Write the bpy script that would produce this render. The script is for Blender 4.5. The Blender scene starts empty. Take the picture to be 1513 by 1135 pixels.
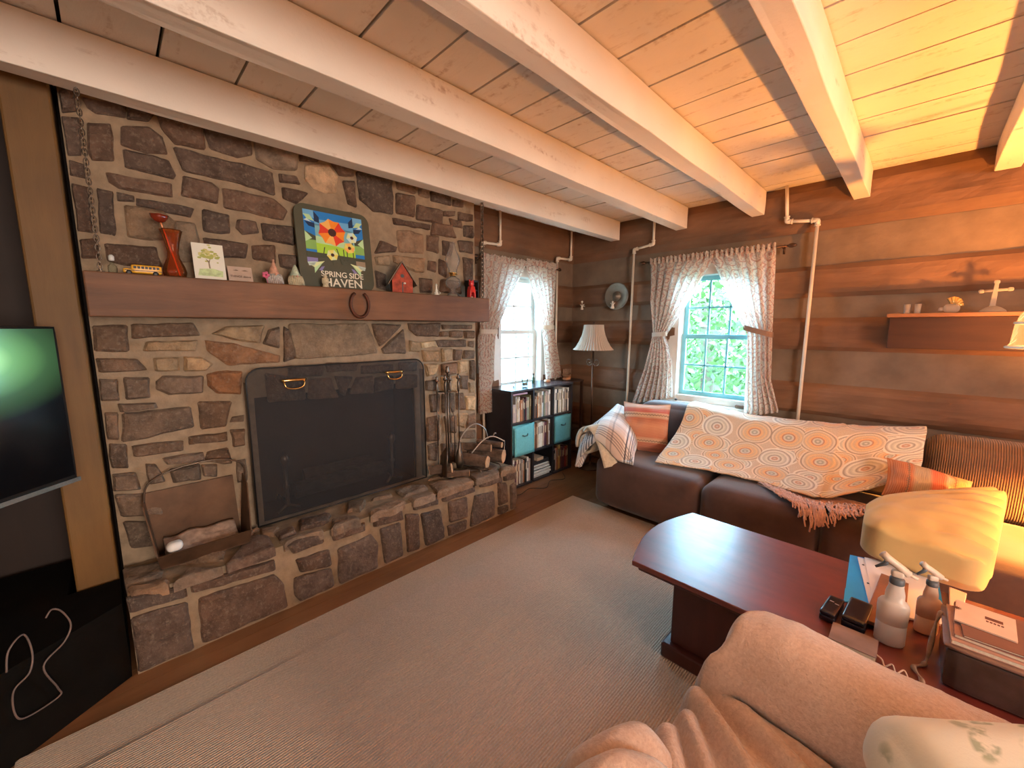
import bpy, math, random
from mathutils import Vector, Matrix, noise
from math import sin, cos, pi, radians, sqrt
R = random.Random(7)
C = bpy.context.scene.collection
sc = bpy.context.scene

# ------------------------------------------------------------------ materials
MATS = {}
def ramp(nt, fac, stops):
    n = nt.nodes.new('ShaderNodeValToRGB')
    e = n.color_ramp.elements
    while len(e) < len(stops): e.new(.5)
    for i, (p, c) in enumerate(stops):
        e[i].position = p; e[i].color = (*c, 1) if len(c) == 3 else c
    nt.links.new(fac, n.inputs[0]); return n.outputs[0]
def coords(nt, kind='Object', scale=(1, 1, 1), rot=(0, 0, 0)):
    t = nt.nodes.new('ShaderNodeTexCoord'); m = nt.nodes.new('ShaderNodeMapping')
    m.inputs['Scale'].default_value = scale; m.inputs['Rotation'].default_value = rot
    nt.links.new(t.outputs[kind], m.inputs[0]); return m.outputs[0]
def noisetex(nt, vec, scale, detail=4, rough=.55, dist=0):
    n = nt.nodes.new('ShaderNodeTexNoise'); n.inputs['Scale'].default_value = scale
    n.inputs['Detail'].default_value = detail; n.inputs['Roughness'].default_value = rough
    n.inputs['Distortion'].default_value = dist
    nt.links.new(vec, n.inputs['Vector']); return n.outputs['Fac']
def math_(nt, op, a, b=None, c=None):
    n = nt.nodes.new('ShaderNodeMath'); n.operation = op
    for i, v in enumerate((a, b, c)):
        if v is None: continue
        if isinstance(v, (int, float)): n.inputs[i].default_value = v
        else: nt.links.new(v, n.inputs[i])
    return n.outputs[0]
def mix(nt, fac, a, b, blend='MIX'):
    n = nt.nodes.new('ShaderNodeMix'); n.data_type = 'RGBA'; n.blend_type = blend
    for s, v in ((0, fac), (6, a), (7, b)):
        if isinstance(v, (int, float)): n.inputs[s].default_value = v
        elif isinstance(v, tuple): n.inputs[s].default_value = (*v[:3], 1)
        else: nt.links.new(v, n.inputs[s])
    return n.outputs[2]
def new_mat(name):
    m = bpy.data.materials.new(name); m.use_nodes = True
    nt = m.node_tree; b = nt.nodes['Principled BSDF']
    MATS[name] = m
    return m, nt, b
def bump(nt, b, h, strength=.3, dist=.01):
    n = nt.nodes.new('ShaderNodeBump'); n.inputs['Strength'].default_value = strength
    n.inputs['Distance'].default_value = dist
    nt.links.new(h, n.inputs['Height']); nt.links.new(n.outputs[0], b.inputs['Normal'])
def mat(name, col, rough=.6, metal=0, var=.18, scale=9, bmp=.15, sheen=0, coat=0, spec=.5, stretch=(1, 1, 1), emit=0, alpha=1):
    if name in MATS: return MATS[name]
    m, nt, b = new_mat(name)
    v = coords(nt, 'Object', stretch)
    f = noisetex(nt, v, scale)
    lo = tuple(max(0, c * (1 - var)) for c in col); hi = tuple(min(1, c * (1 + var)) for c in col)
    nt.links.new(ramp(nt, f, [(.3, lo), (.7, hi)]), b.inputs['Base Color'])
    b.inputs['Roughness'].default_value = rough; b.inputs['Metallic'].default_value = metal
    b.inputs['Specular IOR Level'].default_value = spec
    if sheen: b.inputs['Sheen Weight'].default_value = sheen; b.inputs['Sheen Roughness'].default_value = .4
    if coat: b.inputs['Coat Weight'].default_value = coat; b.inputs['Coat Roughness'].default_value = .08
    if bmp: bump(nt, b, noisetex(nt, v, scale * 6), bmp, .004)
    if alpha < 1: b.inputs['Alpha'].default_value = alpha
    return m

def glass_mat(name, tint=(1, 1, 1), clear=.8, rough=.03, milk=0):
    m, nt, b = new_mat(name)
    nt.nodes.remove(b)
    out = nt.nodes['Material Output']
    t = nt.nodes.new('ShaderNodeBsdfTransparent'); t.inputs[0].default_value = (*tint, 1)
    g = nt.nodes.new('ShaderNodeBsdfGlossy'); g.inputs['Roughness'].default_value = rough
    lw = nt.nodes.new('ShaderNodeLayerWeight'); lw.inputs[0].default_value = 1 - clear
    mx = nt.nodes.new('ShaderNodeMixShader')
    nt.links.new(lw.outputs['Fresnel'], mx.inputs[0]); nt.links.new(t.outputs[0], mx.inputs[1]); nt.links.new(g.outputs[0], mx.inputs[2])
    last = mx.outputs[0]
    if milk:
        d = nt.nodes.new('ShaderNodeBsdfDiffuse'); d.inputs[0].default_value = (*tint, 1); tl = nt.nodes.new('ShaderNodeBsdfTranslucent'); tl.inputs[0].default_value = (*tint, 1)
        md = nt.nodes.new('ShaderNodeMixShader'); md.inputs[0].default_value = .4; nt.links.new(d.outputs[0], md.inputs[1]); nt.links.new(tl.outputs[0], md.inputs[2])
        m2 = nt.nodes.new('ShaderNodeMixShader'); m2.inputs[0].default_value = milk; nt.links.new(last, m2.inputs[1]); nt.links.new(md.outputs[0], m2.inputs[2]); last = m2.outputs[0]
    nt.links.new(last, out.inputs[0]); return m

def stone_mat(name, mul=1):
    m, nt, b = new_mat(name)
    a = nt.nodes.new('ShaderNodeAttribute'); a.attribute_name = 'tone'
    v = coords(nt)
    f = noisetex(nt, v, 14, 8, .65)
    g = noisetex(nt, v, 55, 5, .7)
    dark = mix(nt, 1.0, a.outputs['Color'], ramp(nt, f, [(.3, (.55, .52, .5)), (.7, (1.4, 1.35, 1.3))]), 'MULTIPLY')
    c = mix(nt, ramp(nt, g, [(.52, (0, 0, 0)), (.75, (.5, .5, .5))]), dark, (.42, .33, .24))
    nt.links.new(c, b.inputs['Base Color'])
    b.inputs['Roughness'].default_value = .8
    h = math_(nt, 'ADD', f, math_(nt, 'MULTIPLY', g, .45))
    bump(nt, b, h, 1.0, .022)
    return m
def wood_mat(name, c1, c2, axis='y', rough=.6, scale=6, bmp=.25, coat=0, seams=None):
    m, nt, b = new_mat(name)
    st = {'x': (.12, 1, 1), 'y': (1, .12, 1), 'z': (1, 1, .12)}[axis]
    v = coords(nt, 'Object', st)
    f = noisetex(nt, v, scale * 3, 6, .65, .4)
    f2 = noisetex(nt, coords(nt, 'Object', (1, 1, 1)), 2.2, 3)
    c = ramp(nt, f, [(.28, c1), (.72, c2)])
    c = mix(nt, .5, c, ramp(nt, f2, [(.3, tuple(x * .65 for x in c1)), (.7, c2)]))
    nt.links.new(c, b.inputs['Base Color']); b.inputs['Roughness'].default_value = rough
    if coat: b.inputs['Coat Weight'].default_value = coat; b.inputs['Coat Roughness'].default_value = .12
    bump(nt, b, f, bmp, .006); return m
def paintwood_mat(name, col, axis, wear=.62):
    m, nt, b = new_mat(name)
    st = {'x': (.15, 1, 1), 'y': (1, .15, 1)}[axis]
    f = noisetex(nt, coords(nt, 'Object', st), 16, 6, .65, .3)
    s = noisetex(nt, coords(nt, 'Object', (1, 1, 1)), 38, 5, .6)
    g = noisetex(nt, coords(nt, 'Object', (1, 1, 1)), 2.0, 3)
    c = ramp(nt, g, [(.3, tuple(x * .86 for x in col)), (.7, col)])
    w = math_(nt, 'MULTIPLY', ramp(nt, f, [(wear - .02, (0, 0, 0)), (wear + .14, (1, 1, 1))]), ramp(nt, s, [(.45, (0, 0, 0)), (.6, (1, 1, 1))]))
    c = mix(nt, math_(nt, 'MULTIPLY', w, .7), c, (.33, .2, .12))
    nt.links.new(c, b.inputs['Base Color']); b.inputs['Roughness'].default_value = .65
    bump(nt, b, math_(nt, 'ADD', f, s), .25, .006); return m

# ------------------------------------------------------------------ geometry helpers
class G:
    def __init__(s): s.v = []; s.f = []; s.m = []; s.uv = {}; s.tone = []
    def add(s, vs, fs, mi=0, T=None, tone=None):
        o = len(s.v)
        for p in vs:
            p = Vector(p)
            if T is not None: p = T @ p
            s.v.append(tuple(p))
        for f in fs: s.f.append(tuple(i + o for i in f)); s.m.append(mi); s.tone.append(tone)
        return s
    def box(s, x0, x1, y0, y1, z0, z1, mi=0, T=None, tone=None):
        vs = [(x, y, z) for x in (x0, x1) for y in (y0, y1) for z in (z0, z1)]
        fs = [(0, 1, 3, 2), (4, 6, 7, 5), (0, 4, 5, 1), (2, 3, 7, 6), (0, 2, 6, 4), (1, 5, 7, 3)]
        return s.add(vs, fs, mi, T, tone)
    def lathe(s, prof, c=(0, 0, 0), seg=24, mi=0, T=None, cap=True, ripple=None):
        vs = []; n = len(prof)
        for i in range(seg):
            a = 2 * pi * i / seg
            k = 1 + (ripple(a) if ripple else 0)
            for r, z in prof: vs.append((c[0] + r * k * cos(a), c[1] + r * k * sin(a), c[2] + z))
        fs = []
        for i in range(seg):
            j = (i + 1) % seg
            for q in range(n - 1): fs.append((i * n + q, j * n + q, j * n + q + 1, i * n + q + 1))
        if cap:
            fs.append(tuple(i * n for i in range(seg))[::-1]); fs.append(tuple(i * n + n - 1 for i in range(seg)))
        return s.add(vs, fs, mi, T)
    def tube(s, pts, r, seg=8, mi=0, T=None, closed=False):
        pts = [Vector(p) for p in pts]; n = len(pts); vs = []; fs = []
        up = None
        for i, p in enumerate(pts):
            if closed: d = pts[(i + 1) % n] - pts[i - 1]
            else: d = pts[min(i + 1, n - 1)] - pts[max(i - 1, 0)]
            if d.length < 1e-9: d = Vector((0, 0, 1))
            d.normalize()
            if up is None:
                up = Vector((0, 0, 1)) if abs(d.z) < .9 else Vector((1, 0, 0))
            a = up - d * up.dot(d)
            if a.length < 1e-6: a = d.orthogonal()
            a.normalize(); up = a; b = d.cross(a)
            rr = r(i / max(1, n - 1)) if callable(r) else r
            for k in range(seg):
                t = 2 * pi * k / seg; vs.append(tuple(p + a * (rr * cos(t)) + b * (rr * sin(t))))
        m = n if closed else n - 1
        for i in range(m):
            j = (i + 1) % n
            for k in range(seg):
                l = (k + 1) % seg; fs.append((i * seg + k, i * seg + l, j * seg + l, j * seg + k))
        if not closed:
            fs.append(tuple(range(seg))[::-1]); fs.append(tuple((n - 1) * seg + k for k in range(seg)))
        return s.add(vs, fs, mi, T)
    def prism(s, poly, fn, d0, d1, mi=0, tone=None):
        # poly: 2D points, fn(a,b,d)->xyz
        n = len(poly)
        vs = [fn(a, b, d0) for a, b in poly] + [fn(a, b, d1) for a, b in poly]
        fs = [tuple(range(n))[::-1], tuple(range(n, 2 * n))] + [(i, (i + 1) % n, n + (i + 1) % n, n + i) for i in range(n)]
        return s.add(vs, fs, mi, None, tone)
    def grid(s, fn, nu, nv, mi=0, uvfn=None, closed_u=False):
        o = len(s.v)
        for j in range(nv + 1):
            for i in range(nu + 1):
                s.v.append(tuple(fn(i / nu, j / nv)))
                if uvfn: s.uv[len(s.v) - 1] = uvfn(i / nu, j / nv)
        for j in range(nv):
            for i in range(nu):
                a = o + j * (nu + 1) + i
                s.f.append((a, a + 1, a + nu + 2, a + nu + 1)); s.m.append(mi); s.tone.append(None)
        return s
    def softbox(s, x0, x1, y0, y1, z0, z1, r=.05, n=10, bulge=0, nz=0, mi=0, T=None, bz=None):
        c = Vector(((x0 + x1) / 2, (y0 + y1) / 2, (z0 + z1) / 2)); h = Vector(((x1 - x0) / 2, (y1 - y0) / 2, (z1 - z0) / 2))
        r = min(r, *(v * .999 for v in h))
        ids = {}; vs = []
        def vid(i, j, k):
            if (i, j, k) in ids: return ids[(i, j, k)]
            q = Vector((2 * i / n - 1, 2 * j / n - 1, 2 * k / n - 1))
            q = Vector([sin(t * pi / 2) * .5 + t * .5 for t in q])
            p = Vector([q[t] * h[t] for t in range(3)])
            inn = Vector([max(-(h[t] - r), min(h[t] - r, p[t])) for t in range(3)])
            d = p - inn
            if d.length > 1e-9: p = inn + d.normalized() * r
            if bulge:
                bb = Vector((bulge, bulge, bulge)) if bz is None else Vector(bz)
                for t in range(3):
                    o = [q[w] for w in range(3) if w != t]
                    p[t] += bb[t] * q[t] * (1 - o[0] ** 2) * (1 - o[1] ** 2)
            if nz: p += Vector(noise.noise_vector((p + c) * 5)) * nz
            ids[(i, j, k)] = len(vs); vs.append(tuple(p + c)); return ids[(i, j, k)]
        fs = []
        for a in range(n):
            for b in range(n):
                for e in (0, n):
                    q = [(e, a, b), (e, a + 1, b), (e, a + 1, b + 1), (e, a, b + 1)]
                    q2 = [(a, e, b), (a, e, b + 1), (a + 1, e, b + 1), (a + 1, e, b)]
                    q3 = [(a, b, e), (a + 1, b, e), (a + 1, b + 1, e), (a, b + 1, e)]
                    for w in (q, q2, q3):
                        f = [vid(*t) for t in w]
                        fs.append(tuple(f if e else f[::-1]))
        return s.add(vs, fs, mi, T)
    def pillow(s, w, h, t, T, n=16, mi=0, wr=.006, seed=0):
        for side in (1, -1):
            def fn(u, v):
                a, b = u * 2 - 1, v * 2 - 1
                k = max(0, (1 - abs(a) ** 2.6) * (1 - abs(b) ** 2.6)) ** .5
                pin = 1 - .07 * (1 - a * a) * 0 - .08 * (abs(b) ** 2 * (1 - a * a))
                pin2 = 1 - .08 * (abs(a) ** 2 * (1 - b * b))
                p = Vector((a * w / 2 * pin2, b * h / 2 * pin, side * (t / 2 * k)))
                wv = noise.noise(Vector((a * 3, b * 3, seed + side))) * wr * k * 3
                return T @ (p + Vector((0, 0, wv)))
            s.grid(fn, n, n, mi, lambda u, v: (u, v))
        return s

def build(name, g, mats, parent=None, smooth=False, bevel=0, sub=0, solid=0, weld=False, solidoff=0):
    me = bpy.data.meshes.new(name); me.from_pydata(g.v, [], g.f)
    if not isinstance(mats, (list, tuple)): mats = [mats]
    for m in mats: me.materials.append(m)
    me.polygons.foreach_set('material_index', g.m)
    if smooth: me.polygons.foreach_set('use_smooth', [True] * len(me.polygons))
    if g.uv:
        uv = me.uv_layers.new(name='UVMap')
        for l in me.loops: uv.data[l.index].uv = g.uv.get(l.vertex_index, (0, 0))
    if any(t is not None for t in g.tone):
        ca = me.color_attributes.new(name='tone', type='FLOAT_COLOR', domain='CORNER')
        for p in me.polygons:
            t = g.tone[p.index] or (.3, .2, .15)
            for li in p.loop_indices: ca.data[li].color = (*t, 1)
    me.update()
    o = bpy.data.objects.new(name, me); C.objects.link(o)
    if parent is not None:
        o.parent = parent
        p = parent; off = Vector((0, 0, 0))
        while p is not None: off += Vector(p.location); p = p.parent
        o.location = -off
    if weld:
        w = o.modifiers.new('weld', 'WELD'); w.merge_threshold = .0004
    if solid:
        s_ = o.modifiers.new('solid', 'SOLIDIFY'); s_.thickness = solid; s_.offset = solidoff
    if bevel:
        b = o.modifiers.new('bevel', 'BEVEL'); b.width = bevel; b.segments = 2; b.limit_method = 'ANGLE'
    if sub:
        b = o.modifiers.new('sub', 'SUBSURF'); b.levels = sub; b.render_levels = sub
    return o
def tag(o, label, cat, group=None):
    o['label'] = label; o['category'] = cat
    if group: o['group'] = group
    return o
def thing(name, label, cat, loc, group=None):
    o = bpy.data.objects.new(name, None); C.objects.link(o); o.location = loc; o.empty_display_size = .05
    return tag(o, label, cat, group)
def struct(o): o['kind'] = 'structure'; return o
def interp(tab, t):
    if t <= tab[0][0]: return tab[0][1]
    for (a, va), (b, vb) in zip(tab, tab[1:]):
        if t <= b:
            k = (t - a) / (b - a); return va + (vb - va) * k
    return tab[-1][1]
def smoothpath(pts, n=8):
    pts = [Vector(p) for p in pts]; out = []
    for i in range(len(pts) - 1):
        p0 = pts[max(0, i - 1)]; p1 = pts[i]; p2 = pts[i + 1]; p3 = pts[min(len(pts) - 1, i + 2)]
        for k in range(n):
            t = k / n
            out.append(.5 * ((2 * p1) + (p2 - p0) * t + (2 * p0 - 5 * p1 + 4 * p2 - p3) * t * t + (3 * p1 - p0 - 3 * p2 + p3) * t ** 3))
    out.append(pts[-1]); return out
def frame(loc, x=0, y=0, z=0, s=1):
    return Matrix.Translation(loc) @ Matrix.Rotation(z, 4, 'Z') @ Matrix.Rotation(y, 4, 'Y') @ Matrix.Rotation(x, 4, 'X') @ Matrix.Scale(s, 4)
def text_part(name, txt, size, T, m, parent, depth=.0006, align='CENTER', sx=1):
    cu = bpy.data.curves.new(name, 'FONT'); cu.body = txt; cu.size = size; cu.extrude = depth; cu.align_x = align; cu.offset = size * .012
    o = bpy.data.objects.new(name, cu); C.objects.link(o)
    dg = bpy.context.evaluated_depsgraph_get()
    me = bpy.data.meshes.new_from_object(o.evaluated_get(dg))
    bpy.data.objects.remove(o)
    me.transform(T @ Matrix.Diagonal((sx, 1, 1, 1))); me.materials.clear(); me.materials.append(m)
    o = bpy.data.objects.new(name, me); C.objects.link(o); o.parent = parent
    off = Vector((0, 0, 0)); p = parent
    while p is not None: off += Vector(p.location); p = p.parent
    o.location = -off
    return o

# ------------------------------------------------------------------ key dimensions (metres)
WA, WB, CEIL = -2.83, 3.77, 2.51       # fireplace wall (x), sofa wall (y), ceiling (z)
XMAX, YMIN = 3.2, -2.4
CHX = -2.5                              # face of the chimney breast
HT = .37                                # top of the hearth

# ------------------------------------------------------------------ camera
cam = bpy.data.cameras.new('camera'); camo = bpy.data.objects.new('camera', cam); C.objects.link(camo)
ex = Vector((.70407979, -.09855937, .70324796)); ey = Vector((.71011896, .09542406, -.69758535)); ez = Vector((.00164679, .99054546, .13717503))
mw = Matrix((ex, ey, ez)).to_4x4(); mw.translation = (0, 0, 1.45)
camo.matrix_world = mw
cam.sensor_width = 36; cam.lens = 595.795 / 1513 * 36; cam.clip_start = .02
sc.camera = camo

# ------------------------------------------------------------------ shared materials
M_mortar = mat('mortar', (.32, .235, .15), .9, var=.2, scale=18, bmp=.6)
M_stone = stone_mat('fieldstone')
M_log = wood_mat('log_wood', (.12, .055, .026), (.27, .135, .068), 'x', .7, 5, .5)
M_logy = wood_mat('log_wood_side', (.12, .055, .026), (.25, .125, .062), 'y', .7, 5, .5)
M_chink = mat('chinking', (.20, .135, .088), .9, var=.2, scale=5, bmp=.5)
M_board = paintwood_mat('whitewashed_board', (.72, .66, .59), 'x', .56)
M_beam = paintwood_mat('whitewashed_beam', (.78, .71, .62), 'y', .60)
M_floor = wood_mat('floor_wood', (.16, .065, .025), (.36, .17, .07), 'y', .45, 4, .1, .15)
M_white = mat('white_paint', (.82, .80, .74), .45, var=.05, bmp=.05)
M_black = mat('black_metal', (.02, .018, .017), .45, .3, bmp=.2)
M_iron = mat('dark_iron', (.16, .12, .09), .35, .9, bmp=.2)
M_brass = mat('brass', (.85, .55, .2), .22, 1, var=.08, bmp=.02)
M_mantle = wood_mat('mantle_wood', (.05, .02, .009), (.24, .105, .045), 'y', .6, 7, .6)
M_darkgap = mat('dark_gap', (.02, .014, .01), .9)
M_clear = glass_mat('window_glass', (.96, .99, .98), .93)
# fieldstone outlines measured on the chimney face (y, z), the hearth front (y, z) and the hearth top (x, y), in metres
CHIMNEY_STONES=[(0,[-0.06,2.372,-0.006,2.392,-0.007,2.317,-0.066,2.296]),
(0,[0.013,2.374,0.05,2.382,0.147,2.39,0.137,2.34,0.049,2.323,0.022,2.339]),
(0,[0.155,2.41,0.242,2.403,0.215,2.352,0.142,2.335]),
(0,[-0.065,2.284,-0.002,2.293,-0.009,2.149,-0.053,2.137,-0.064,2.178]),
(0,[0.016,2.28,0.087,2.3,0.095,2.245,0.083,2.155,0.021,2.138,0.01,2.167]),
(0,[0.118,2.3,0.213,2.33,0.256,2.302,0.267,2.226,0.191,2.212,0.116,2.225]),
(0,[0.241,2.388,0.4,2.413,0.415,2.291,0.295,2.278,0.258,2.331]),
(0,[0.406,2.412,0.606,2.41,0.606,2.322,0.538,2.287,0.429,2.302]),
(1,[0.62,2.398,0.828,2.401,0.813,2.301,0.696,2.28,0.621,2.309]),
(0,[0.115,2.211,0.271,2.206,0.286,2.144,0.276,2.127,0.118,2.13]),
(0,[0.288,2.269,0.695,2.263,0.698,2.145,0.515,2.169,0.316,2.166]),
(0,[-0.047,2.119,-0.003,2.118,-0.006,2.058,-0.058,2.058]),
(0,[0.057,2.097,0.268,2.103,0.268,2.044,0.088,2.039,0.064,2.061]),
(0,[0.314,2.151,0.423,2.147,0.452,2.122,0.439,2.049,0.3,2.058]),
(0,[0.463,2.133,0.686,2.133,0.751,2.077,0.727,2.024,0.462,2.037]),
(0,[0.719,2.26,0.811,2.266,0.825,2.23,0.724,2.219]),
(0,[-0.07,2.029,-0.004,2.025,-0.008,1.842,-0.066,1.84]),
(0,[0.021,2.031,0.071,2.022,0.061,1.839,0.013,1.845]),
(0,[0.081,2.024,0.134,2.018,0.135,1.994,0.083,1.99]),
(0,[0.145,2.017,0.347,2.014,0.33,1.965,0.226,1.972,0.142,1.984]),
(2,[0.098,1.979,0.227,1.976,0.271,1.932,0.246,1.852,0.168,1.841,0.096,1.844]),
(2,[0.259,1.937,0.341,1.944,0.354,1.868,0.332,1.762,0.255,1.754]),
(0,[0.372,2.012,0.481,2.009,0.481,1.919,0.445,1.906,0.371,1.91]),
(0,[0.515,1.991,0.597,1.997,0.605,1.939,0.532,1.919,0.505,1.948]),
(0,[0.62,1.993,0.776,2.002,0.778,1.903,0.622,1.907]),
(0,[-0.069,1.812,0.005,1.824,0.002,1.74,-0.063,1.732]),
(0,[0.024,1.805,0.189,1.814,0.204,1.726,0.079,1.72,0.022,1.735]),
(0,[0.362,1.885,0.551,1.88,0.537,1.802,0.374,1.791]),
(0,[0.565,1.874,0.676,1.889,0.678,1.792,0.568,1.806]),
(0,[0.69,1.847,0.783,1.849,0.777,1.766,0.693,1.776]),
(0,[0.73,2.195,0.867,2.199,0.801,2.123,0.734,2.135]),
(0,[0.836,2.399,0.943,2.403,0.923,2.375,0.833,2.355]),
(3,[0.858,2.34,0.988,2.379,1.033,2.321,1.023,2.234,0.969,2.213,0.895,2.224,0.849,2.267]),
(0,[0.998,2.386,1.128,2.401,1.13,2.345,1.043,2.333]),
(0,[1.062,2.309,1.134,2.326,1.136,2.172,1.085,2.181]),
(0,[1.147,2.388,1.387,2.398,1.383,2.179,1.244,2.173,1.16,2.225]),
(1,[1.405,2.402,1.555,2.407,1.552,2.341,1.414,2.342]),
(0,[1.407,2.32,1.545,2.329,1.54,2.192,1.402,2.188]),
(1,[1.574,2.4,1.661,2.404,1.659,2.337,1.578,2.336]),
(0,[1.674,2.39,1.847,2.4,1.845,2.324,1.672,2.323]),
(0,[1.861,2.374,1.954,2.382,1.953,2.334,1.86,2.327]),
(0,[1.563,2.278,1.77,2.275,1.76,2.18,1.553,2.178]),
(0,[1.376,2.156,1.66,2.163,1.652,2.128,1.381,2.12]),
(0,[1.77,2.275,1.875,2.295,1.874,2.259,1.776,2.241]),
(0,[1.906,2.301,2.05,2.304,2.049,2.255,1.904,2.235]),
(0,[1.682,2.178,1.842,2.194,1.886,2.106,1.665,2.096]),
(0,[1.828,2.239,1.936,2.235,1.951,2.189,1.842,2.183]),
(0,[1.959,2.214,2.049,2.218,2.047,2.13,1.957,2.129]),
(1,[1.404,2.087,1.479,2.099,1.603,2.086,1.606,1.962,1.41,1.948]),
(0,[1.63,2.09,1.736,2.095,1.726,1.977,1.627,1.987]),
(0,[1.282,2.005,1.399,1.979,1.386,1.945,1.243,1.916]),
(3,[1.242,1.895,1.348,1.919,1.345,1.854,1.251,1.844]),
(2,[1.373,1.922,1.605,1.928,1.602,1.835,1.534,1.829,1.371,1.879]),
(0,[1.639,1.92,1.702,1.916,1.7,1.845,1.63,1.85]),
(0,[1.765,2.076,1.87,2.067,1.837,1.967,1.762,1.97]),
(0,[1.901,2.096,2.047,2.105,2.046,2.017,1.915,2.013]),
(0,[1.725,1.942,1.805,1.927,1.788,1.817,1.729,1.836]),
(0,[1.947,1.98,2.045,1.979,2.041,1.749,1.959,1.769]),
(0,[1.743,1.801,1.911,1.803,1.925,1.703,1.725,1.704]),
(0,[1.56,1.797,1.67,1.795,1.667,1.7,1.569,1.694]),
(0,[1.238,1.811,1.319,1.798,1.314,1.689,1.245,1.706]),
(0,[0.818,1.991,0.956,1.995,0.949,1.879,0.811,1.881]),
(0,[0.979,2.055,1.194,2.053,1.189,1.951,0.971,1.921]),
(0,[0.808,1.843,1.185,1.868,1.178,1.723,0.807,1.695]),
(0,[0.889,2.132,1.113,2.138,1.11,2.078,0.894,2.05]),
(0,[-0.05,1.461,0.06,1.462,0.054,1.342,-0.051,1.346]),
(0,[0.072,1.466,0.295,1.476,0.316,1.41,0.071,1.402]),
(2,[0.115,1.386,0.307,1.39,0.296,1.336,0.1,1.344]),
(0,[-0.054,1.317,0.079,1.31,0.109,1.254,-0.055,1.258]),
(2,[0.135,1.315,0.229,1.31,0.224,1.245,0.132,1.252]),
(2,[0.242,1.314,0.314,1.306,0.355,1.27,0.328,1.238,0.242,1.24]),
(2,[0.357,1.422,0.43,1.46,0.597,1.466,0.566,1.367,0.454,1.387]),
(0,[0.612,1.439,0.666,1.457,0.658,1.336,0.582,1.362]),
(4,[0.331,1.389,0.452,1.37,0.66,1.299,0.657,1.261,0.414,1.258,0.337,1.339]),
(0,[0.688,1.457,0.721,1.438,0.745,1.276,0.674,1.26]),
(0,[-0.058,1.229,0.01,1.223,0.006,1.124,-0.062,1.132]),
(0,[0.027,1.229,0.112,1.222,0.109,1.131,0.023,1.129]),
(0,[0.131,1.204,0.16,1.226,0.313,1.213,0.306,1.129,0.176,1.131,0.13,1.164]),
(4,[0.327,1.221,0.412,1.236,0.475,1.227,0.465,1.102,0.36,1.118,0.325,1.161]),
(0,[-0.005,1.114,0.124,1.101,0.128,1.076,0.002,1.074]),
(0,[0.007,1.07,0.253,1.067,0.255,0.964,0.098,0.942,-0.006,0.939]),
(0,[0.279,1.089,0.421,1.071,0.382,0.942,0.277,0.947]),
(0,[0.415,0.991,0.468,0.992,0.465,0.956,0.405,0.961]),
(0,[0.026,0.916,0.207,0.904,0.203,0.854,0.026,0.86]),
(0,[0.228,0.918,0.387,0.914,0.387,0.869,0.23,0.874]),
(0,[0.125,0.837,0.281,0.828,0.284,0.783,0.134,0.801]),
(0,[0.294,0.825,0.381,0.834,0.396,0.747,0.359,0.747,0.284,0.783]),
(0,[-0.054,0.941,0.01,0.928,0.005,0.817,-0.055,0.824]),
(0,[-0.057,0.8,0.025,0.787,0.035,0.702,-0.059,0.722]),
(0,[-0.062,1.08,-0.004,1.071,-0.016,0.949,-0.063,0.958]),
(0,[0.144,0.773,0.262,0.771,0.262,0.69,0.151,0.703]),
(0,[0.269,0.769,0.331,0.754,0.326,0.691,0.27,0.706]),
(0,[0.402,0.921,0.463,0.919,0.459,0.827,0.41,0.828]),
(0,[0.412,0.753,0.458,0.752,0.456,0.628,0.41,0.631]),
(0,[0.063,0.819,0.098,0.81,0.127,0.718,0.066,0.718]),
(0,[-0.055,0.704,0.11,0.672,0.112,0.551,-0.044,0.595]),
(0,[0.135,0.673,0.393,0.617,0.397,0.473,0.13,0.544]),
(0,[-0.041,0.57,0.38,0.45,0.419,0.349,-0.02,0.428]),
(1,[0.713,1.471,1.177,1.48,1.236,1.283,0.808,1.272,0.735,1.276]),
(0,[1.199,1.481,1.416,1.471,1.25,1.327,1.218,1.394]),
(0,[1.261,1.316,1.428,1.449,1.441,1.275,1.272,1.282]),
(0,[1.462,1.483,1.734,1.486,1.716,1.387,1.532,1.39,1.467,1.437]),
(2,[1.464,1.367,1.551,1.354,1.555,1.282,1.461,1.286]),
(0,[1.741,1.474,2.029,1.476,2.02,1.443,1.748,1.443]),
(0,[1.717,1.424,1.8,1.424,1.8,1.386,1.724,1.387]),
(0,[1.808,1.43,1.936,1.43,1.935,1.378,1.807,1.38]),
(0,[1.944,1.43,2.045,1.429,2.044,1.37,1.951,1.371]),
(3,[1.558,1.354,1.671,1.363,1.699,1.313,1.57,1.305]),
(0,[1.671,1.363,1.959,1.364,1.958,1.305,1.699,1.313]),
(0,[1.984,1.351,2.044,1.35,2.043,1.296,1.983,1.305]),
(2,[1.563,1.294,1.713,1.288,1.711,1.207,1.581,1.208]),
(2,[1.729,1.3,1.829,1.297,1.826,1.207,1.734,1.199]),
(0,[1.844,1.29,1.925,1.287,1.915,1.202,1.842,1.206]),
(0,[1.941,1.28,2.051,1.276,2.05,1.208,1.932,1.214]),
(2,[1.58,1.196,1.696,1.189,1.679,1.115,1.605,1.096]),
(2,[1.882,1.204,1.982,1.198,1.98,1.105,1.888,1.098]),
(0,[1.999,1.197,2.05,1.195,2.048,1.031,1.996,1.049]),
(0,[1.59,1.072,1.693,1.076,1.69,0.987,1.588,0.998]),
(0,[1.616,0.97,1.704,0.966,1.701,0.832,1.626,0.83]),
(0,[1.896,1.084,1.979,1.078,1.978,0.97,1.91,0.977]),
(2,[1.987,1.023,2.048,1.017,2.046,0.935,1.994,0.94]),
(0,[1.861,0.955,1.927,0.948,1.949,0.809,1.858,0.822]),
(3,[1.951,0.918,2.046,0.907,2.044,0.789,1.958,0.801]),
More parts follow.
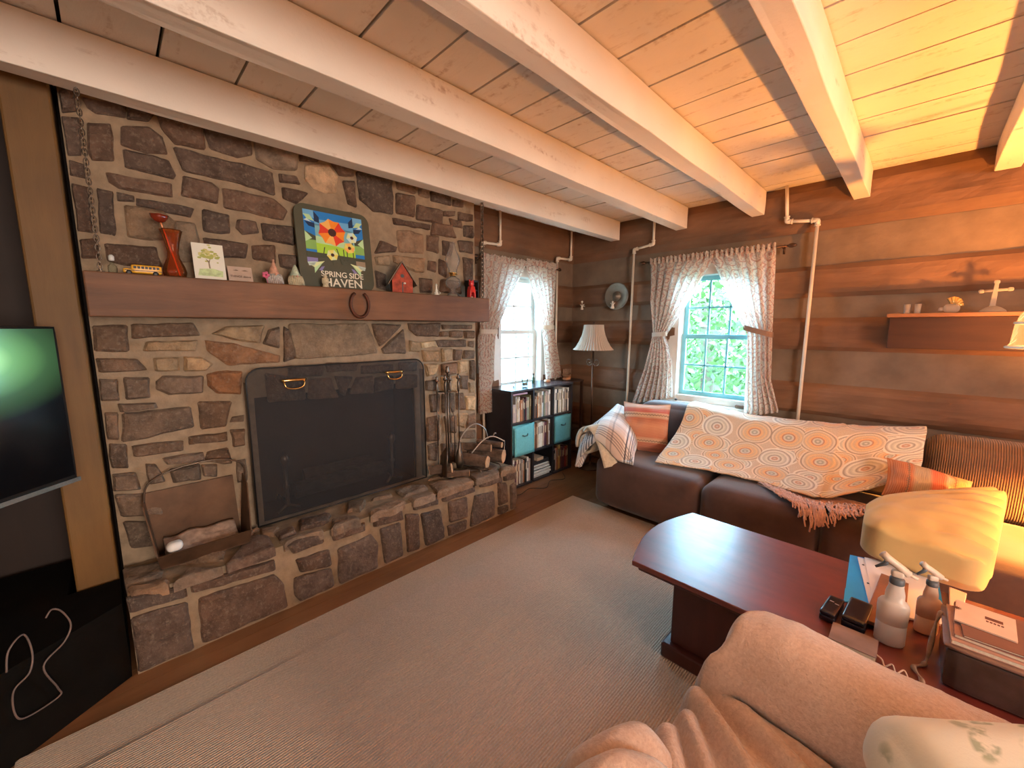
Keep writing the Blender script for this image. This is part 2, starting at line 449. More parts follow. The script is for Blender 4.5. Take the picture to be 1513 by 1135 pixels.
(0,[1.589,0.797,1.7,0.806,1.695,0.61,1.583,0.619]),
(2,[1.874,0.793,1.974,0.778,1.938,0.659,1.871,0.685]),
(0,[1.974,0.764,2.053,0.766,2.051,0.639,1.955,0.656]),
(0,[1.746,0.786,1.857,0.782,1.854,0.633,1.758,0.664]),
(0,[1.887,0.641,2.051,0.625,2.05,0.554,1.886,0.586]),
(0,[1.726,1.187,1.866,1.192,1.864,1.1,1.731,1.098]),
(2,[1.723,1.086,1.872,1.086,1.869,0.968,1.728,0.983]),
(0,[1.727,0.964,1.845,0.957,1.841,0.811,1.731,0.814]),
(0,[1.589,0.592,1.679,0.6,1.675,0.455,1.6,0.473]),
(0,[1.709,0.581,2.049,0.526,2.047,0.367,1.721,0.431]),
(0,[0.698,1.24,0.89,1.227,0.877,1.167,0.693,1.173]),
(0,[0.901,1.242,1.098,1.236,1.084,1.183,0.907,1.186]),
(0,[1.119,1.213,1.342,1.21,1.34,1.153,1.116,1.159]),
(0,[1.38,1.22,1.525,1.217,1.523,1.151,1.378,1.15]),
(0,[0.578,1.21,0.782,1.155,0.774,1.037,0.582,1.041]),
(0,[0.8,1.154,0.925,1.153,0.969,1.023,0.792,1.034]),
(0,[0.946,1.162,1.06,1.147,1.001,1.03,0.98,1.043]),
(0,[1.082,1.14,1.194,1.142,1.189,1.03,1.033,1.037]),
(0,[1.206,1.13,1.339,1.13,1.335,1.037,1.201,1.029]),
(0,[1.364,1.128,1.522,1.127,1.519,1.03,1.36,1.035])]
HEARTH_FRONT=[(0,[1.327,0.253,1.478,0.238,1.513,-0.02,1.356,-0.018]),
(0,[1.541,0.266,1.711,0.25,1.716,0.095,1.552,0.114]),
(0,[1.537,0.095,1.7,0.081,1.698,-0.015,1.542,-0.0]),
(0,[1.781,0.242,1.973,0.218,1.98,0.017,1.73,-0.001,1.764,0.169]),
(0,[2.008,0.268,2.098,0.25,2.107,0.087,2.016,0.088]),
(0,[2.007,0.077,2.117,0.063,2.117,-0.001,2.016,0.012]),
(0,[2.145,0.216,2.221,0.23,2.222,-0.007,2.145,0.011]),
(0,[1.217,0.29,1.314,0.257,1.312,0.0,1.219,0.027]),
(0,[1.045,0.252,1.18,0.247,1.194,0.003,1.067,-0.004]),
(0,[0.792,0.225,0.991,0.24,1.025,0.173,1.022,-0.012,0.789,-0.009]),
(0,[0.762,0.336,0.954,0.327,0.952,0.281,0.773,0.283]),
(0,[1.007,0.34,1.195,0.32,1.204,0.261,1.004,0.278]),
(0,[1.28,0.36,1.46,0.339,1.459,0.28,1.278,0.292]),
(0,[1.487,0.331,1.782,0.319,1.781,0.274,1.5,0.279]),
(0,[1.814,0.348,2.053,0.338,2.053,0.27,1.83,0.286]),
(0,[2.071,0.333,2.221,0.336,2.221,0.258,2.071,0.271]),
(0,[0.577,0.256,0.748,0.243,0.752,0.151,0.596,0.172]),
(0,[0.563,0.159,0.751,0.132,0.761,-0.006,0.585,-0.007,0.557,0.066]),
(0,[0.17,0.244,0.473,0.219,0.514,0.144,0.524,-0.004,0.168,0.0]),
(0,[-0.05,0.265,0.134,0.246,0.137,0.002,-0.048,0.014]),
(0,[-0.055,0.373,0.135,0.326,0.136,0.269,-0.053,0.289]),
(0,[0.146,0.321,0.479,0.299,0.482,0.242,0.149,0.279]),
(0,[0.536,0.348,0.577,0.369,0.719,0.358,0.724,0.292,0.564,0.29])]
HEARTH_TOP=[(0,[-2.435,0.482,-2.403,0.569,-2.319,0.522,-2.359,0.468]),
(0,[-2.405,0.409,-2.344,0.496,-2.163,0.489,-2.073,0.451,-2.127,0.28,-2.324,0.371]),
(0,[-2.339,0.527,-2.34,0.619,-2.256,0.611,-2.242,0.526]),
(0,[-2.392,0.666,-2.348,0.832,-2.253,0.75,-2.283,0.636]),
(0,[-2.24,0.791,-2.228,0.922,-2.081,0.896,-2.116,0.753]),
(0,[-2.424,0.955,-2.391,1.06,-2.303,1.008,-2.307,0.906]),
(0,[-2.24,0.146,-2.137,0.269,-2.067,0.232,-2.076,0.14,-2.126,0.089]),
(0,[-2.246,-0.049,-2.196,0.084,-2.136,0.079,-2.191,-0.04]),
(0,[-2.223,0.521,-2.199,0.722,-2.164,0.718,-2.186,0.582,-2.168,0.529]),
(0,[-2.499,-0.06,-2.416,0.083,-2.254,0.06,-2.282,-0.053]),
(0,[-2.654,0.108,-2.574,0.341,-2.22,0.282,-2.352,0.109]),
(0,[-2.849,0.387,-2.818,0.485,-2.371,0.395,-2.4,0.341]),
(0,[-2.418,0.668,-2.377,0.833,-2.274,0.785,-2.277,0.642]),
(0,[-2.449,0.964,-2.403,1.065,-2.272,0.972,-2.329,0.914]),
(0,[-2.282,0.807,-2.221,0.929,-2.096,0.922,-2.11,0.759]),
(0,[-2.215,0.998,-2.263,1.226,-2.187,1.23,-2.098,1.133,-2.112,0.98]),
(0,[-2.393,1.094,-2.376,1.227,-2.343,1.221,-2.361,1.09]),
(0,[-2.408,1.275,-2.38,1.477,-2.276,1.451,-2.272,1.255]),
(0,[-2.225,1.265,-2.203,1.443,-2.121,1.427,-2.149,1.268]),
(0,[-2.355,1.502,-2.266,1.781,-2.111,1.75,-2.08,1.693,-2.086,1.443,-2.187,1.459]),
(0,[-2.322,1.826,-2.215,2.041,-2.12,2.005,-2.136,1.77]),
(0,[-2.234,2.077,-2.226,2.199,-2.131,2.181,-2.1,2.131,-2.111,2.015]),
(0,[-2.745,2.05,-2.595,2.135,-2.272,2.094,-2.257,2.026,-2.376,1.771]),
(0,[-2.625,1.678,-2.365,1.731,-2.354,1.692,-2.419,1.53])]
# ------------------------------------------------------------------ room shell
def rough_wall(name, plane, bands, s0, s1, holes, mats):
    """log wall: bands (z0,z1,is_log); plane 'x' or 'y'; holes (a0,a1,z0,z1) in wall coordinates"""
    g = G()
    edges = sorted({s0, s1, *[h[0] for h in holes], *[h[1] for h in holes]})
    for z0, z1, lg in bands:
        zs = sorted({z0, z1, *[h[2] for h in holes if z0 < h[2] < z1], *[h[3] for h in holes if z0 < h[3] < z1]})
        for a0, a1 in zip(edges, edges[1:]):
            for c0, c1 in zip(zs, zs[1:]):
                am, cm = (a0 + a1) / 2, (c0 + c1) / 2
                if any(h[0] < am < h[1] and h[2] < cm < h[3] for h in holes): continue
                nu = max(1, int((a1 - a0) / .05)); nv = max(2, int((c1 - c0) / .03))
                def fn(u, v):
                    a = a0 + (a1 - a0) * u; z = c0 + (c1 - c0) * v
                    q = (z - z0) / (z1 - z0)
                    if lg: d = .028 * min(1, 6 * min(q, 1 - q)) + .010 * noise.noise(Vector((a * 2.2, z * 9, 3))) + .006 * noise.noise(Vector((a * 9, z * 22, 1)))
                    else: d = -.006 + .004 * noise.noise(Vector((a * 5, z * 12, 7)))
                    zz = z + (.012 * noise.noise(Vector((a * 1.7, z0 * 31, 5))) if 0 < v < 1 else 0)
                    return (WA + d, a, zz) if plane == 'x' else (a, WB - d, zz)
                g.grid(fn, nu, nv, 0 if lg else 1)
    # body behind
    for a0, a1 in zip(edges, edges[1:]):
        zs = sorted({0, CEIL, *[h[2] for h in holes], *[h[3] for h in holes]})
        for c0, c1 in zip(zs, zs[1:]):
            am, cm = (a0 + a1) / 2, (c0 + c1) / 2
            if any(h[0] < am < h[1] and h[2] < cm < h[3] for h in holes): continue
            if plane == 'x': g.box(WA - .16, WA - .012, a0, a1, c0, c1, 1)
            else: g.box(a0, a1, WB + .012, WB + .16, c0, c1, 1)
    return struct(build(name, g, mats, smooth=False))
bands = [(0, .14, 1), (.14, .34, 0), (.34, .60, 1), (.60, .80, 0), (.80, 1.04, 1), (1.04, 1.29, 0), (1.29, 1.53, 1), (1.53, 1.68, 0), (1.68, 1.91, 1), (1.91, 2.16, 0), (2.16, 2.51, 1)]
W1 = (2.60, 3.24, .84, 1.98)
W2 = (-1.62, -.94, .80, 1.95)
rough_wall('wall_left', 'x', bands, -.06, WB + .16, [W1], [M_logy, M_chink])
rough_wall('wall_back', 'y', bands, WA - .16, XMAX, [W2], [M_log, M_chink])
M_unlit_wood = wood_mat('unlit_wall_wood', (.014, .007, .004), (.034, .016, .009), 'z', .7, 5, .2)  # darkness of the unlit wall put into the wood colour
g = G().box(WA - .16, WA - .02, YMIN, -.06, 0, CEIL); struct(build('wall_left', g, M_unlit_wood))
g = G()
g.box(XMAX, XMAX + .12, YMIN, WB + .16, 0, .8); g.box(XMAX, XMAX + .12, YMIN, WB + .16, 2.2, CEIL)
g.box(XMAX, XMAX + .12, YMIN, -.4, .8, 2.2); g.box(XMAX, XMAX + .12, 1.0, WB + .16, .8, 2.2)
struct(build('wall_right', g, M_chink))
g = G()
g.box(WA - .16, XMAX + .12, YMIN - .12, YMIN, 0, .6); g.box(WA - .16, XMAX + .12, YMIN - .12, YMIN, 2.3, CEIL)
g.box(WA - .16, -.9, YMIN - .12, YMIN, .6, 2.3); g.box(1.9, XMAX + .12, YMIN - .12, YMIN, .6, 2.3)
struct(build('wall_front', g, M_chink))

# floor boards
g = G()
x = WA - .16
while x < XMAX:
    w = .11 + .05 * R.random()
    g.box(x + .0012, min(x + w, XMAX + .1) - .0012, YMIN - .1, WB + .15, -.03, 0, 0); x += w
g.box(WA - .16, XMAX + .1, YMIN - .1, WB + .15, -.06, -.008, 1)
struct(build('floor', g, [M_floor, M_darkgap]))

# ceiling boards, running across the beams
g = G(); y = -2.62
while y < WB + .1:
    g.box(WA - .16, XMAX + .1, y + .0055, min(y + .26, WB + .16) - .0055, CEIL + R.uniform(-.002, .002), CEIL + .03, 0); y += .26
g.box(WA - .16, XMAX + .1, YMIN - .1, WB + .16, CEIL + .031, CEIL + .06, 1)
struct(build('ceiling', g, [M_board, M_darkgap]))

# whitewashed beams
def beam(x0, x1, z0, label):
    g = G(); n = 70; prof = []
    x0_, x1_ = x0, x1
    corners = [(x0, z0), (x0, CEIL - .004), (x1, CEIL - .004), (x1, z0)]
    ring = []
    for (a, b), (c, d) in zip(corners, corners[1:] + corners[:1]):
        for k in range(4): ring.append((a + (c - a) * k / 4, b + (d - b) * k / 4))
    m = len(ring); ya, yb = YMIN + .005, WB - .045; vs = []
    for i in range(n + 1):
        y = ya + (yb - ya) * i / n
        for k, (a, b) in enumerate(ring):
            q = Vector((a * 6, y * 1.6, b * 6)); e = .004 if k not in (0, 12) else .009
            dx = noise.noise(q) * e; dz = noise.noise(q + Vector((9, 3, 1))) * e if b < CEIL - .02 else 0
            vs.append((a + dx, y, b + dz))
    fs = [tuple(range(m)), tuple(n * m + k for k in range(m))[::-1]]
    for i in range(n):
        for k in range(m): l = (k + 1) % m; fs.append((i * m + k, (i + 1) * m + k, (i + 1) * m + l, i * m + l))
    g.add(vs, fs); o = build('ceiling_beam', g, M_beam, bevel=.004)
    return tag(o, label, 'beam', 'whitewashed ceiling beams')
beam(-2.325, -2.225, 2.325, 'whitewashed ceiling beam running along the stone chimney, nearest the fireplace')
beam(-1.655, -1.555, 2.325, 'whitewashed ceiling beam, second one out from the stone chimney')
beam(-1.045, -.955, 2.33, 'whitewashed ceiling beam ending just left of the bent pipe right of the window')
beam(-.42, -.335, 2.33, 'whitewashed ceiling beam meeting the log wall between the bent pipe and the shelf')
beam(.20, .30, 2.35, 'whitewashed ceiling beam at the right edge, in the most orange light')

# ------------------------------------------------------------------ windows
M_pane = M_clear
def window(idx, plane, a0, a1, z0, z1, cols, frame_m):
    """double hung window, a = coordinate along the wall"""
    wall = WB if plane == 'y' else WA
    def bx(g, aa, ab, d0, d1, za, zb, mi=0):   # d = depth outwards from the inner wall face
        if plane == 'y': g.box(aa, ab, wall + d0, wall + d1, za, zb, mi)
        else: g.box(wall - d1, wall - d0, aa, ab, za, zb, mi)
    g = G(); t = .035
    bx(g, a0 - .06, a0 + t, -.03, .14, z0 - .02, z1 + .06); bx(g, a1 - t, a1 + .06, -.03, .14, z0 - .02, z1 + .06)
    bx(g, a0 + t, a1 - t, -.03, .14, z1 - t, z1 + .06); bx(g, a0 + t, a1 - t, -.01, .14, z0 - .02, z0 + t)
    root = struct(build('window_%d' % idx, g, M_white, bevel=.004))
    zm = z0 + (z1 - z0) * .50; r = .038
    for nm, za, zb, d in (('upper_sash', zm - .015, z1 - t, .085), ('lower_sash', z0 + t, zm + .02, .055)):
        g = G()
        bx(g, a0 + t, a0 + t + r, d, d + .025, za, zb); bx(g, a1 - t - r, a1 - t, d, d + .025, za, zb)
        bx(g, a0 + t + r, a1 - t - r, d, d + .025, za, za + r); bx(g, a0 + t + r, a1 - t - r, d, d + .025, zb - r, zb)
        A0, A1 = a0 + t + r, a1 - t - r
        for k in range(1, cols):
            c = A0 + (A1 - A0) * k / cols; bx(g, c - .008, c + .008, d + .004, d + .018, za + r, zb - r)
        c = (za + zb) / 2; bx(g, A0, A1, d + .004, d + .018, c - .008, c + .008)
        s = build(nm, g, frame_m, root, bevel=.002)
        g = G(); bx(g, A0 + .001, A1 - .001, d + .010, d + .013, za + r + .001, zb - r - .001)
        build('glass_pane', g, M_pane, s)
    g = G(); bx(g, a0 - .09, a1 + .09, -.07, .04, z0 - .045, z0 - .02)
    build('window_sill', g, M_white, root, bevel=.004)
    if plane == 'y':
        g = G(); bx(g, a0 - .06, a1 + .06, -.035, -.012, z0 - .20, z0 - .047); build('window_apron', g, mat('apron_paint', (.55, .44, .33), .6), root, bevel=.003)
    return root
M_sash = mat('sash_cyan_cast', (.26, .66, .74), .4, var=.04, bmp=.03)  # cyan cast of the window glare put into the sash colour
window(1, 'x', W1[0], W1[1], W1[2], W1[3], 2, M_white)
window(2, 'y', W2[0], W2[1], W2[2], W2[3], 3, M_sash)
# unseen windows behind the camera, shut by added blinds
for idx, (pl, a0, a1, z0, z1) in ((3, ('r', -.4, 1.0, .8, 2.2)), (4, ('f', -.9, 1.9, .6, 2.3))):
    g = G(); t = .05; mid = (a0 + a1) / 2
    def bx(aa, ab, za, zb):
        if pl == 'r': g.box(XMAX - .01, XMAX + .1, aa, ab, za, zb)
        else: g.box(aa, ab, YMIN - .1, YMIN + .01, za, zb)
    bx(a0, a0 + t, z0, z1); bx(a1 - t, a1, z0, z1); bx(a0 + t, a1 - t, z0, z0 + t); bx(a0 + t, a1 - t, z1 - t, z1)
    bx(mid - .02, mid + .02, z0 + t, z1 - t)
    wroot = struct(build('window_%d' % idx, g, M_white, bevel=.003))
    g = G()
    if pl == 'r': g.box(XMAX + .102, XMAX + .106, a0, a1, z0, z1)
    else: g.box(a0, a1, YMIN - .106, YMIN - .102, z0, z1)
    build('added_blind', g, mat('added_blind_cloth', (.6, .48, .36), .9), wroot)  # added unseen blind, keeps sky light out of the opening

# ------------------------------------------------------------------ chimney breast with laid fieldstones
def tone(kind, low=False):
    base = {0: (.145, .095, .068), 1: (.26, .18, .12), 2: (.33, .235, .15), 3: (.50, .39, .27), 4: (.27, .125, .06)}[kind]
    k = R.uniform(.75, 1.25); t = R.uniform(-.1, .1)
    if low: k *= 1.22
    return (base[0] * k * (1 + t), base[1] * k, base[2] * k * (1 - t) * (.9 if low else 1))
def rounded(poly, r=.18):
    out = []
    n = len(poly)
    for i in range(n):
        p = Vector(poly[i]); a = Vector(poly[i - 1]); b = Vector(poly[(i + 1) % n])
        for q, k in ((a, r), (a, r * .3), (b, r * .3), (b, r)):
            k = min(k, .03 / max((q - p).length, .001)) if k == r else min(k, .009 / max((q - p).length, .001))
            out.append(p + (q - p) * k)
    return out
def dense(poly, step=.025):
    out = []
    for i in range(len(poly)):
        a, b = Vector(poly[i]), Vector(poly[(i + 1) % len(poly)])
        m = max(1, int((b - a).length / step))
        for k in range(m): out.append(a + (b - a) * k / m)
    return out
def stone(g, poly, fn, thick=.022, base=-.015, kind=0, sd=0, low=False):
    """poly 2D; fn(a,b,d): d outwards"""
    pts = dense(rounded([Vector(p) for p in poly]))
    pts = [p + Vector(noise.noise_vector(Vector((p.x * 17, p.y * 17, sd)))[:2]) * .006 for p in pts]
    c = sum(pts, Vector((0, 0))) / len(pts); n = len(pts)
    rings = [(1.0, base), (1.0, thick * .45), (.955, thick * .9), (.80, thick * 1.12), (.5, thick * 1.2), (.2, thick * 1.2)]
    vs = []
    for k, d in rings:
        for p in pts:
            L = (p - c).length
            kk = 1 - (1 - k) if k in (.8, .5, .2) else 1 - min(.4, (1 - k) * .18 / max(L, .02))
            q = c + (p - c) * kk
            dd = d + (noise.noise(Vector((q.x * 14, q.y * 14, sd + 3))) * .011 if d > 0 else 0)
            vs.append(fn(q.x, q.y, dd))
    fs = []
    for r in range(len(rings) - 1):
        for i in range(n):
            j = (i + 1) % n; fs.append((r * n + i, r * n + j, (r + 1) * n + j, (r + 1) * n + i))
    fs.append(tuple((len(rings) - 1) * n + i for i in range(n)))
    g.add(vs, fs, 0, None, tone(kind, low))

chim = thing('chimney_breast', 'rough brown fieldstone chimney breast with a black firebox opening', 'fireplace', (CHX + .05, 1.0, 0))
O0, O1, OZ = .52, 1.50, 1.075          # firebox opening
g = G()
def mort(y0, y1, z0, z1):
    nu = max(2, int((y1 - y0) / .04)); nv = max(2, int((z1 - z0) / .04))
    def fn(u, v):
        y = y0 + (y1 - y0) * u; z = z0 + (z1 - z0) * v
        return (CHX + .006 * noise.noise(Vector((y * 12, z * 12, 2))) + .004, y, z)
    g.grid(fn, nu, nv)
Y0, Y1 = -.055, 2.065
mort(Y0, O0, 0, CEIL); mort(O1, Y1, 0, CEIL); mort(O0, O1, OZ, CEIL); mort(O0, O1, 0, HT)
g.box(WA + .04, CHX - .004, Y0, O0, 0, CEIL - .002); g.box(WA + .04, CHX - .004, O1, Y1, 0, CEIL - .002); g.box(WA + .04, CHX - .004, O0, O1, OZ, CEIL - .002)
build('mortar', g, M_mortar, chim)
g = G()
fnx = lambda a, b, d: (CHX + .004 + d, a, b)
for i, (kd, q) in enumerate(CHIMNEY_STONES):
    poly = [(q[j], q[j + 1]) for j in range(0, len(q), 2)]
    if sum(p[1] for p in poly) / len(poly) < HT: continue
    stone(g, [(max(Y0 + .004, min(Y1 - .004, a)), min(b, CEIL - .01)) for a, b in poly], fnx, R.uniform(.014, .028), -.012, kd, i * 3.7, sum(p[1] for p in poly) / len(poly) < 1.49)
build('stones', g, M_stone, chim)
M_soot = mat('soot', (.018, .014, .012), .95, var=.4, scale=6, bmp=.6)
g = G(); xb = WA + .05
g.box(xb - .004, xb, O0, O1, HT, OZ); g.box(xb, CHX - .006, O0, O0 + .012, HT, OZ); g.box(xb, CHX - .006, O1 - .012, O1, HT, OZ)
g.box(xb, CHX - .006, O0, O1, OZ - .012, OZ); g.box(xb, CHX - .006, O0, O1, HT - .02, HT + .002)
build('firebox', g, M_soot, chim)

hearth = thing('raised_hearth', 'raised stone hearth with uneven cap stones below the fireplace', 'hearth', (-2.33, 1.08, 0))
HY0, HY1, HX = -.05, 2.20, -2.185
g = G()
def hm(u, v):
    y = HY0 + (HY1 - HY0) * u; z = .0 + (HT - .02) * v
    return (HX + .005 * noise.noise(Vector((y * 12, z * 12, 4))), y, z)
g.grid(hm, 50, 9)
def hm2(u, v):
    y = HY0 + (HY1 - HY0) * u; x = HX + (CHX + .004 - HX) * v
    return (x, y, HT - .02 + .004 * noise.noise(Vector((y * 12, x * 12, 4))))
g.grid(hm2, 50, 8)
g.box(CHX + .004, HX - .004, HY0, HY1, .001, HT - .024)
build('mortar', g, M_mortar, hearth)
g = G(); sd = 100
for kd, q in HEARTH_FRONT:
    sd += 3.1
    poly = [(max(HY0 - .01, min(HY1, q[j])), max(.015, min(HT - .015, q[j + 1]))) for j in range(0, len(q), 2)]
    stone(g, poly, lambda a, b, d: (HX + d, a, b), R.uniform(.014, .026), -.015, kd, sd)
for kd, q in HEARTH_TOP:
    sd += 3.1
    poly = [(q[j + 1], min(-2.155, max(q[j], CHX + .045))) for j in range(0, len(q), 2)]
    stone(g, poly, lambda a, b, d: (b, a, HT - .02 + d), .018, -.03, 1 if R.random() < .6 else 0, sd)
# end course facing the bookshelf
for (a0, a1, z0, z1) in ((-2.48, -2.34, .03, .17), (-2.33, -2.2, .03, .2), (-2.48, -2.36, .19, .33), (-2.34, -2.2, .22, .34)):
    sd += 2; stone(g, [(a0, z0), (a1, z0), (a1, z1), (a0, z1)], lambda a, b, d: (a, HY1 + d, b), .02, -.012, 0, sd)
build('stones', g, M_stone, hearth)

# ------------------------------------------------------------------ post, mantel, chains
g = G()
def postbox(x0, x1, y0, y1):
    def ring(z):
        e = .004
        return [(x0, y0), (x1, y0), (x1, y1), (x0, y1)]
    g.box(x0, x1, y0, y1, .0, CEIL - .004)
postbox(WA + .01, -2.44, -.205, -.072)
tag(build('wooden_post', g, wood_mat('post_wood', (.10, .045, .010), (.21, .105, .022), 'z', .6, 4, .3), bevel=.008), 'square golden brown timber post left of the stone chimney', 'post')
# mantel
mz0, mz1, mx = 1.495, 1.665, -2.25
g = G(); n = 60; ring = []
cs = [(CHX + .032, mz0), (CHX + .032, mz1), (mx, mz1), (mx, mz0)]
for (a, b), (c, d) in zip(cs, cs[1:] + cs[:1]):
    for k in range(5): ring.append((a + (c - a) * k / 5, b + (d - b) * k / 5))
m = len(ring); vs = []
for i in range(n + 1):
    y = -.05 + 2.05 * i / n
    for a, b in ring:
        q = Vector((a * 7, y * 2.4, b * 9)); w = noise.noise(q)
        flat = b > mz1 - .001
        vs.append((a + (.007 * w if a > CHX + .1 else 0), y, b + (0 if flat else .006 * noise.noise(q + Vector((4, 4, 4))))))
fs = [tuple(range(m))[::-1], tuple(n * m + k for k in range(m))]
for i in range(n):
    for k in range(m): l = (k + 1) % m; fs.append((i * m + k, (i + 1) * m + k, (i + 1) * m + l, i * m + l)[::-1])
g.add(vs, fs)
tag(build('mantel_beam', g, M_mantle, bevel=.006), 'thick rough hewn brown timber mantel hung on the stone chimney', 'mantel')
def chain(y, x, z0, z1, label, S=1):
    root = thing('chain', label, 'chain', (x, y, z0), 'mantel chains')
    g = G(); z = z0; k = 0; L = .034 * S
    while z < z1:
        pts = []
        for i in range(12):
            a = 2 * pi * i / 12; w, h = .011 * S * cos(a), (L / 2 + .003) * sin(a)
            pts.append((x + (w if k % 2 else 0), y + (0 if k % 2 else w), z + L / 2 + h))
        g.tube(pts, .0035 * S, 6, closed=True); z += L * .82; k += 1
    build('links', g, M_iron, root, smooth=True)
    g = G().lathe([(.012, 0), (.012, .004), (.005, .006), (.005, .012)], (x, y, mz1)); build('eye_bolt', g, M_iron, root)
chain(.0, -2.28, mz1 + .012, CEIL - .03, 'black iron chain holding the left end of the mantel', .62)
chain(1.955, -2.275, mz1 + .012, CEIL - .02, 'black iron chain holding the right end of the mantel')
# horseshoe
g = G(); pts = []
for i in range(17):
    a = radians(-220 + 260 * i / 16); pts.append((mx + .012, 1.015 + .055 * sin(a + pi / 2) * 1, 1.575 - .068 * cos(a + pi / 2)))
pts = [(mx + .014, 1.015 + .052 * sin(t), 1.58 - .07 * cos(t)) for t in [radians(-150 + 300 * i / 20) for i in range(21)]]
g.tube(pts, .009, 8)
tag(build('horseshoe', g, mat('rusty_iron', (.10, .035, .018), .55, .6), smooth=True), 'rusty brown horseshoe nailed to the front of the mantel', 'horseshoe')
# ------------------------------------------------------------------ things on the mantel
MZ = mz1
def on_mantel(name, label, cat, y, x=-2.36, group=None): return thing(name, label, cat, (x, y, MZ), group)
# toy school bus
M_busy = mat('bus_yellow', (.85, .42, .03), .35, var=.05, bmp=0)
t = on_mantel('toy_school_bus', 'small yellow toy school bus at the left end of the mantel', 'toy', .12, -2.33)
g = G(); x = -2.33
g.softbox(x - .018, x + .018, .09, .186, MZ + .008, MZ + .043, r=.006, n=6); g.softbox(x - .016, x + .016, .065, .092, MZ + .008, MZ + .026, r=.005, n=6)
build('body', g, M_busy, t, smooth=True)
g = G()
for k in range(7): g.box(x + .0175, x + .0188, .097 + k * .012, .106 + k * .012, MZ + .027, MZ + .037)
g.box(x + .0172, x + .0188, .07, .186, MZ + .018, MZ + .0205)
build('windows', g, M_black, t)
for yy in (.082, .165):
    for sx in (-.016, .016):
        g = G().lathe([(.004, -.003), (.0095, -.003), (.0095, .003), (.004, .003)], (0, 0, 0), 14, T=Matrix.Translation((x + sx, yy, MZ + .0095)) @ Matrix.Rotation(pi / 2, 4, 'Y'))
        build('wheel', g, M_black, t, smooth=True)
# amber glass vase
M_amber = glass_mat('amber_glass', (.93, .46, .16), .75, .05, .10)
t = on_mantel('glass_vase', 'tall flared amber glass vase on the mantel beside the toy bus', 'vase', .225, -2.37)
g = G().lathe([(.03, 0), (.036, .004), (.042, .03), (.036, .055), (.022, .09), (.019, .115), (.026, .16), (.038, .205), (.040, .21), (.036, .205), (.023, .16), (.016, .115), (.019, .09), (.032, .055), (.038, .03), (.03, .008), (0.001, .008)], (-2.37, .235, MZ), 28, cap=False, ripple=lambda a: .05 * cos(8 * a))
g.lathe([(.001, 0), (.03, 0)], (-2.37, .235, MZ), 28, cap=False)
build('vase_body', g, M_amber, t, smooth=True)
t = thing('glass_flower', 'dark amber glass rose on a twisted stem leaning in the amber vase', 'ornament', (-2.365, .25, MZ + .012))
g = G().tube(smoothpath([(-2.365, .252, MZ + .012), (-2.363, .238, MZ + .08), (-2.36, .222, MZ + .15), (-2.355, .203, MZ + .235)], 6), .0035, 8)
build('stem', g, mat('amber_rod', (.75, .28, .12), .15, .2, bmp=0), t, smooth=True)
g = G().lathe([(.004, 0), (.018, .006), (.027, .02), (.030, .032), (.022, .030), (.016, .024), (.012, .034), (.002, .03)], (-2.355, .2, MZ + .232), 18, ripple=lambda a: .12 * cos(5 * a))
build('bloom', g, mat('dark_amber', (.22, .03, .012), .12, .1, bmp=0, coat=.6), t, smooth=True)
# small glass tealight and white night light by the left chain
t = on_mantel('glass_bottle', 'tiny clear glass bottle by the left mantel chain', 'bottle', .03, -2.33)
g = G().lathe([(.012, 0), (.014, .004), (.014, .03), (.006, .038), (.006, .05), (.008, .051), (.005, .051), (.005, .038), (.012, .029), (.012, .004)], (-2.33, .035, MZ), 18)
build('bottle_glass', g, M_clear, t, smooth=True)
g = G().lathe([(.007, 0), (.009, .004), (.009, .018), (.004, .024)], (-2.33, .035, MZ + .0515), 14)
build('stopper', g, mat('pale_cap', (.85, .85, .78), .3, bmp=0), t, smooth=True)
# cards
M_paper = mat('card_paper', (.80, .78, .66), .7, var=.03, bmp=.05)
def leaning(y0, y1, h, x0, x1, th=.002):
    """face on +x side; returns fn(a along y, b up, d out)"""
    L = sqrt(h * h + (x0 - x1) ** 2); ux = (x1 - x0) / L; uz = sqrt(1 - ux * ux)
    return lambda a, b, d: (x0 + b * ux + d * uz, y0 + a, MZ + .0008 + b * uz - d * ux)
t = on_mantel('greeting_card', 'white card with a watercolour green tree standing on the mantel', 'card', .36)
f = leaning(.300, .42, .17, -2.33, -2.365)
build('card', G().prism([(0, 0), (.118, 0), (.118, .17), (0, .17)], f, 0, .0025), M_paper, t)
g = G(); rr = random.Random(3)
for k in range(46):
    a, b = rr.gauss(.058, .018), rr.gauss(.118, .014); r = rr.uniform(.004, .010)
    g.prism([(a + r * cos(q), b + .6 * r * sin(q)) for q in [2 * pi * i / 7 for i in range(7)]], f, .0026, .0029 + k * 1e-5, 0 if k % 3 else 1)
g.prism([(.056, .055), (.062, .055), (.060, .08), (.066, .105), (.058, .09), (.046, .1), (.055, .082)], f, .0026, .0031, 2)
g.prism([(.012, .02), (.105, .018), (.108, .045), (.07, .055), (.02, .05)], f, .0026, .0029, 3)
build('tree_picture', g, [mat('wc_green', (.42, .45, .12), .8, bmp=0), mat('wc_yellow', (.62, .58, .22), .8, bmp=0), mat('wc_brown', (.25, .2, .12), .8, bmp=0), mat('wc_grass', (.55, .68, .35), .8, var=.2, scale=60, bmp=0)], t)
t = on_mantel('greeting_card', 'small beige card with brown lettering beside the tree card', 'card', .47)
f = leaning(.430, .53, .08, -2.345, -2.37)
build('card', G().prism([(0, 0), (.1, 0), (.1, .08), (0, .08)], f, 0, .002), mat('beige_card', (.55, .42, .33), .7, bmp=.05), t)
Tt = Matrix(((0, 0, 1, 0), (1, 0, 0, 0), (0, 1, 0, 0), (0, 0, 0, 1)))
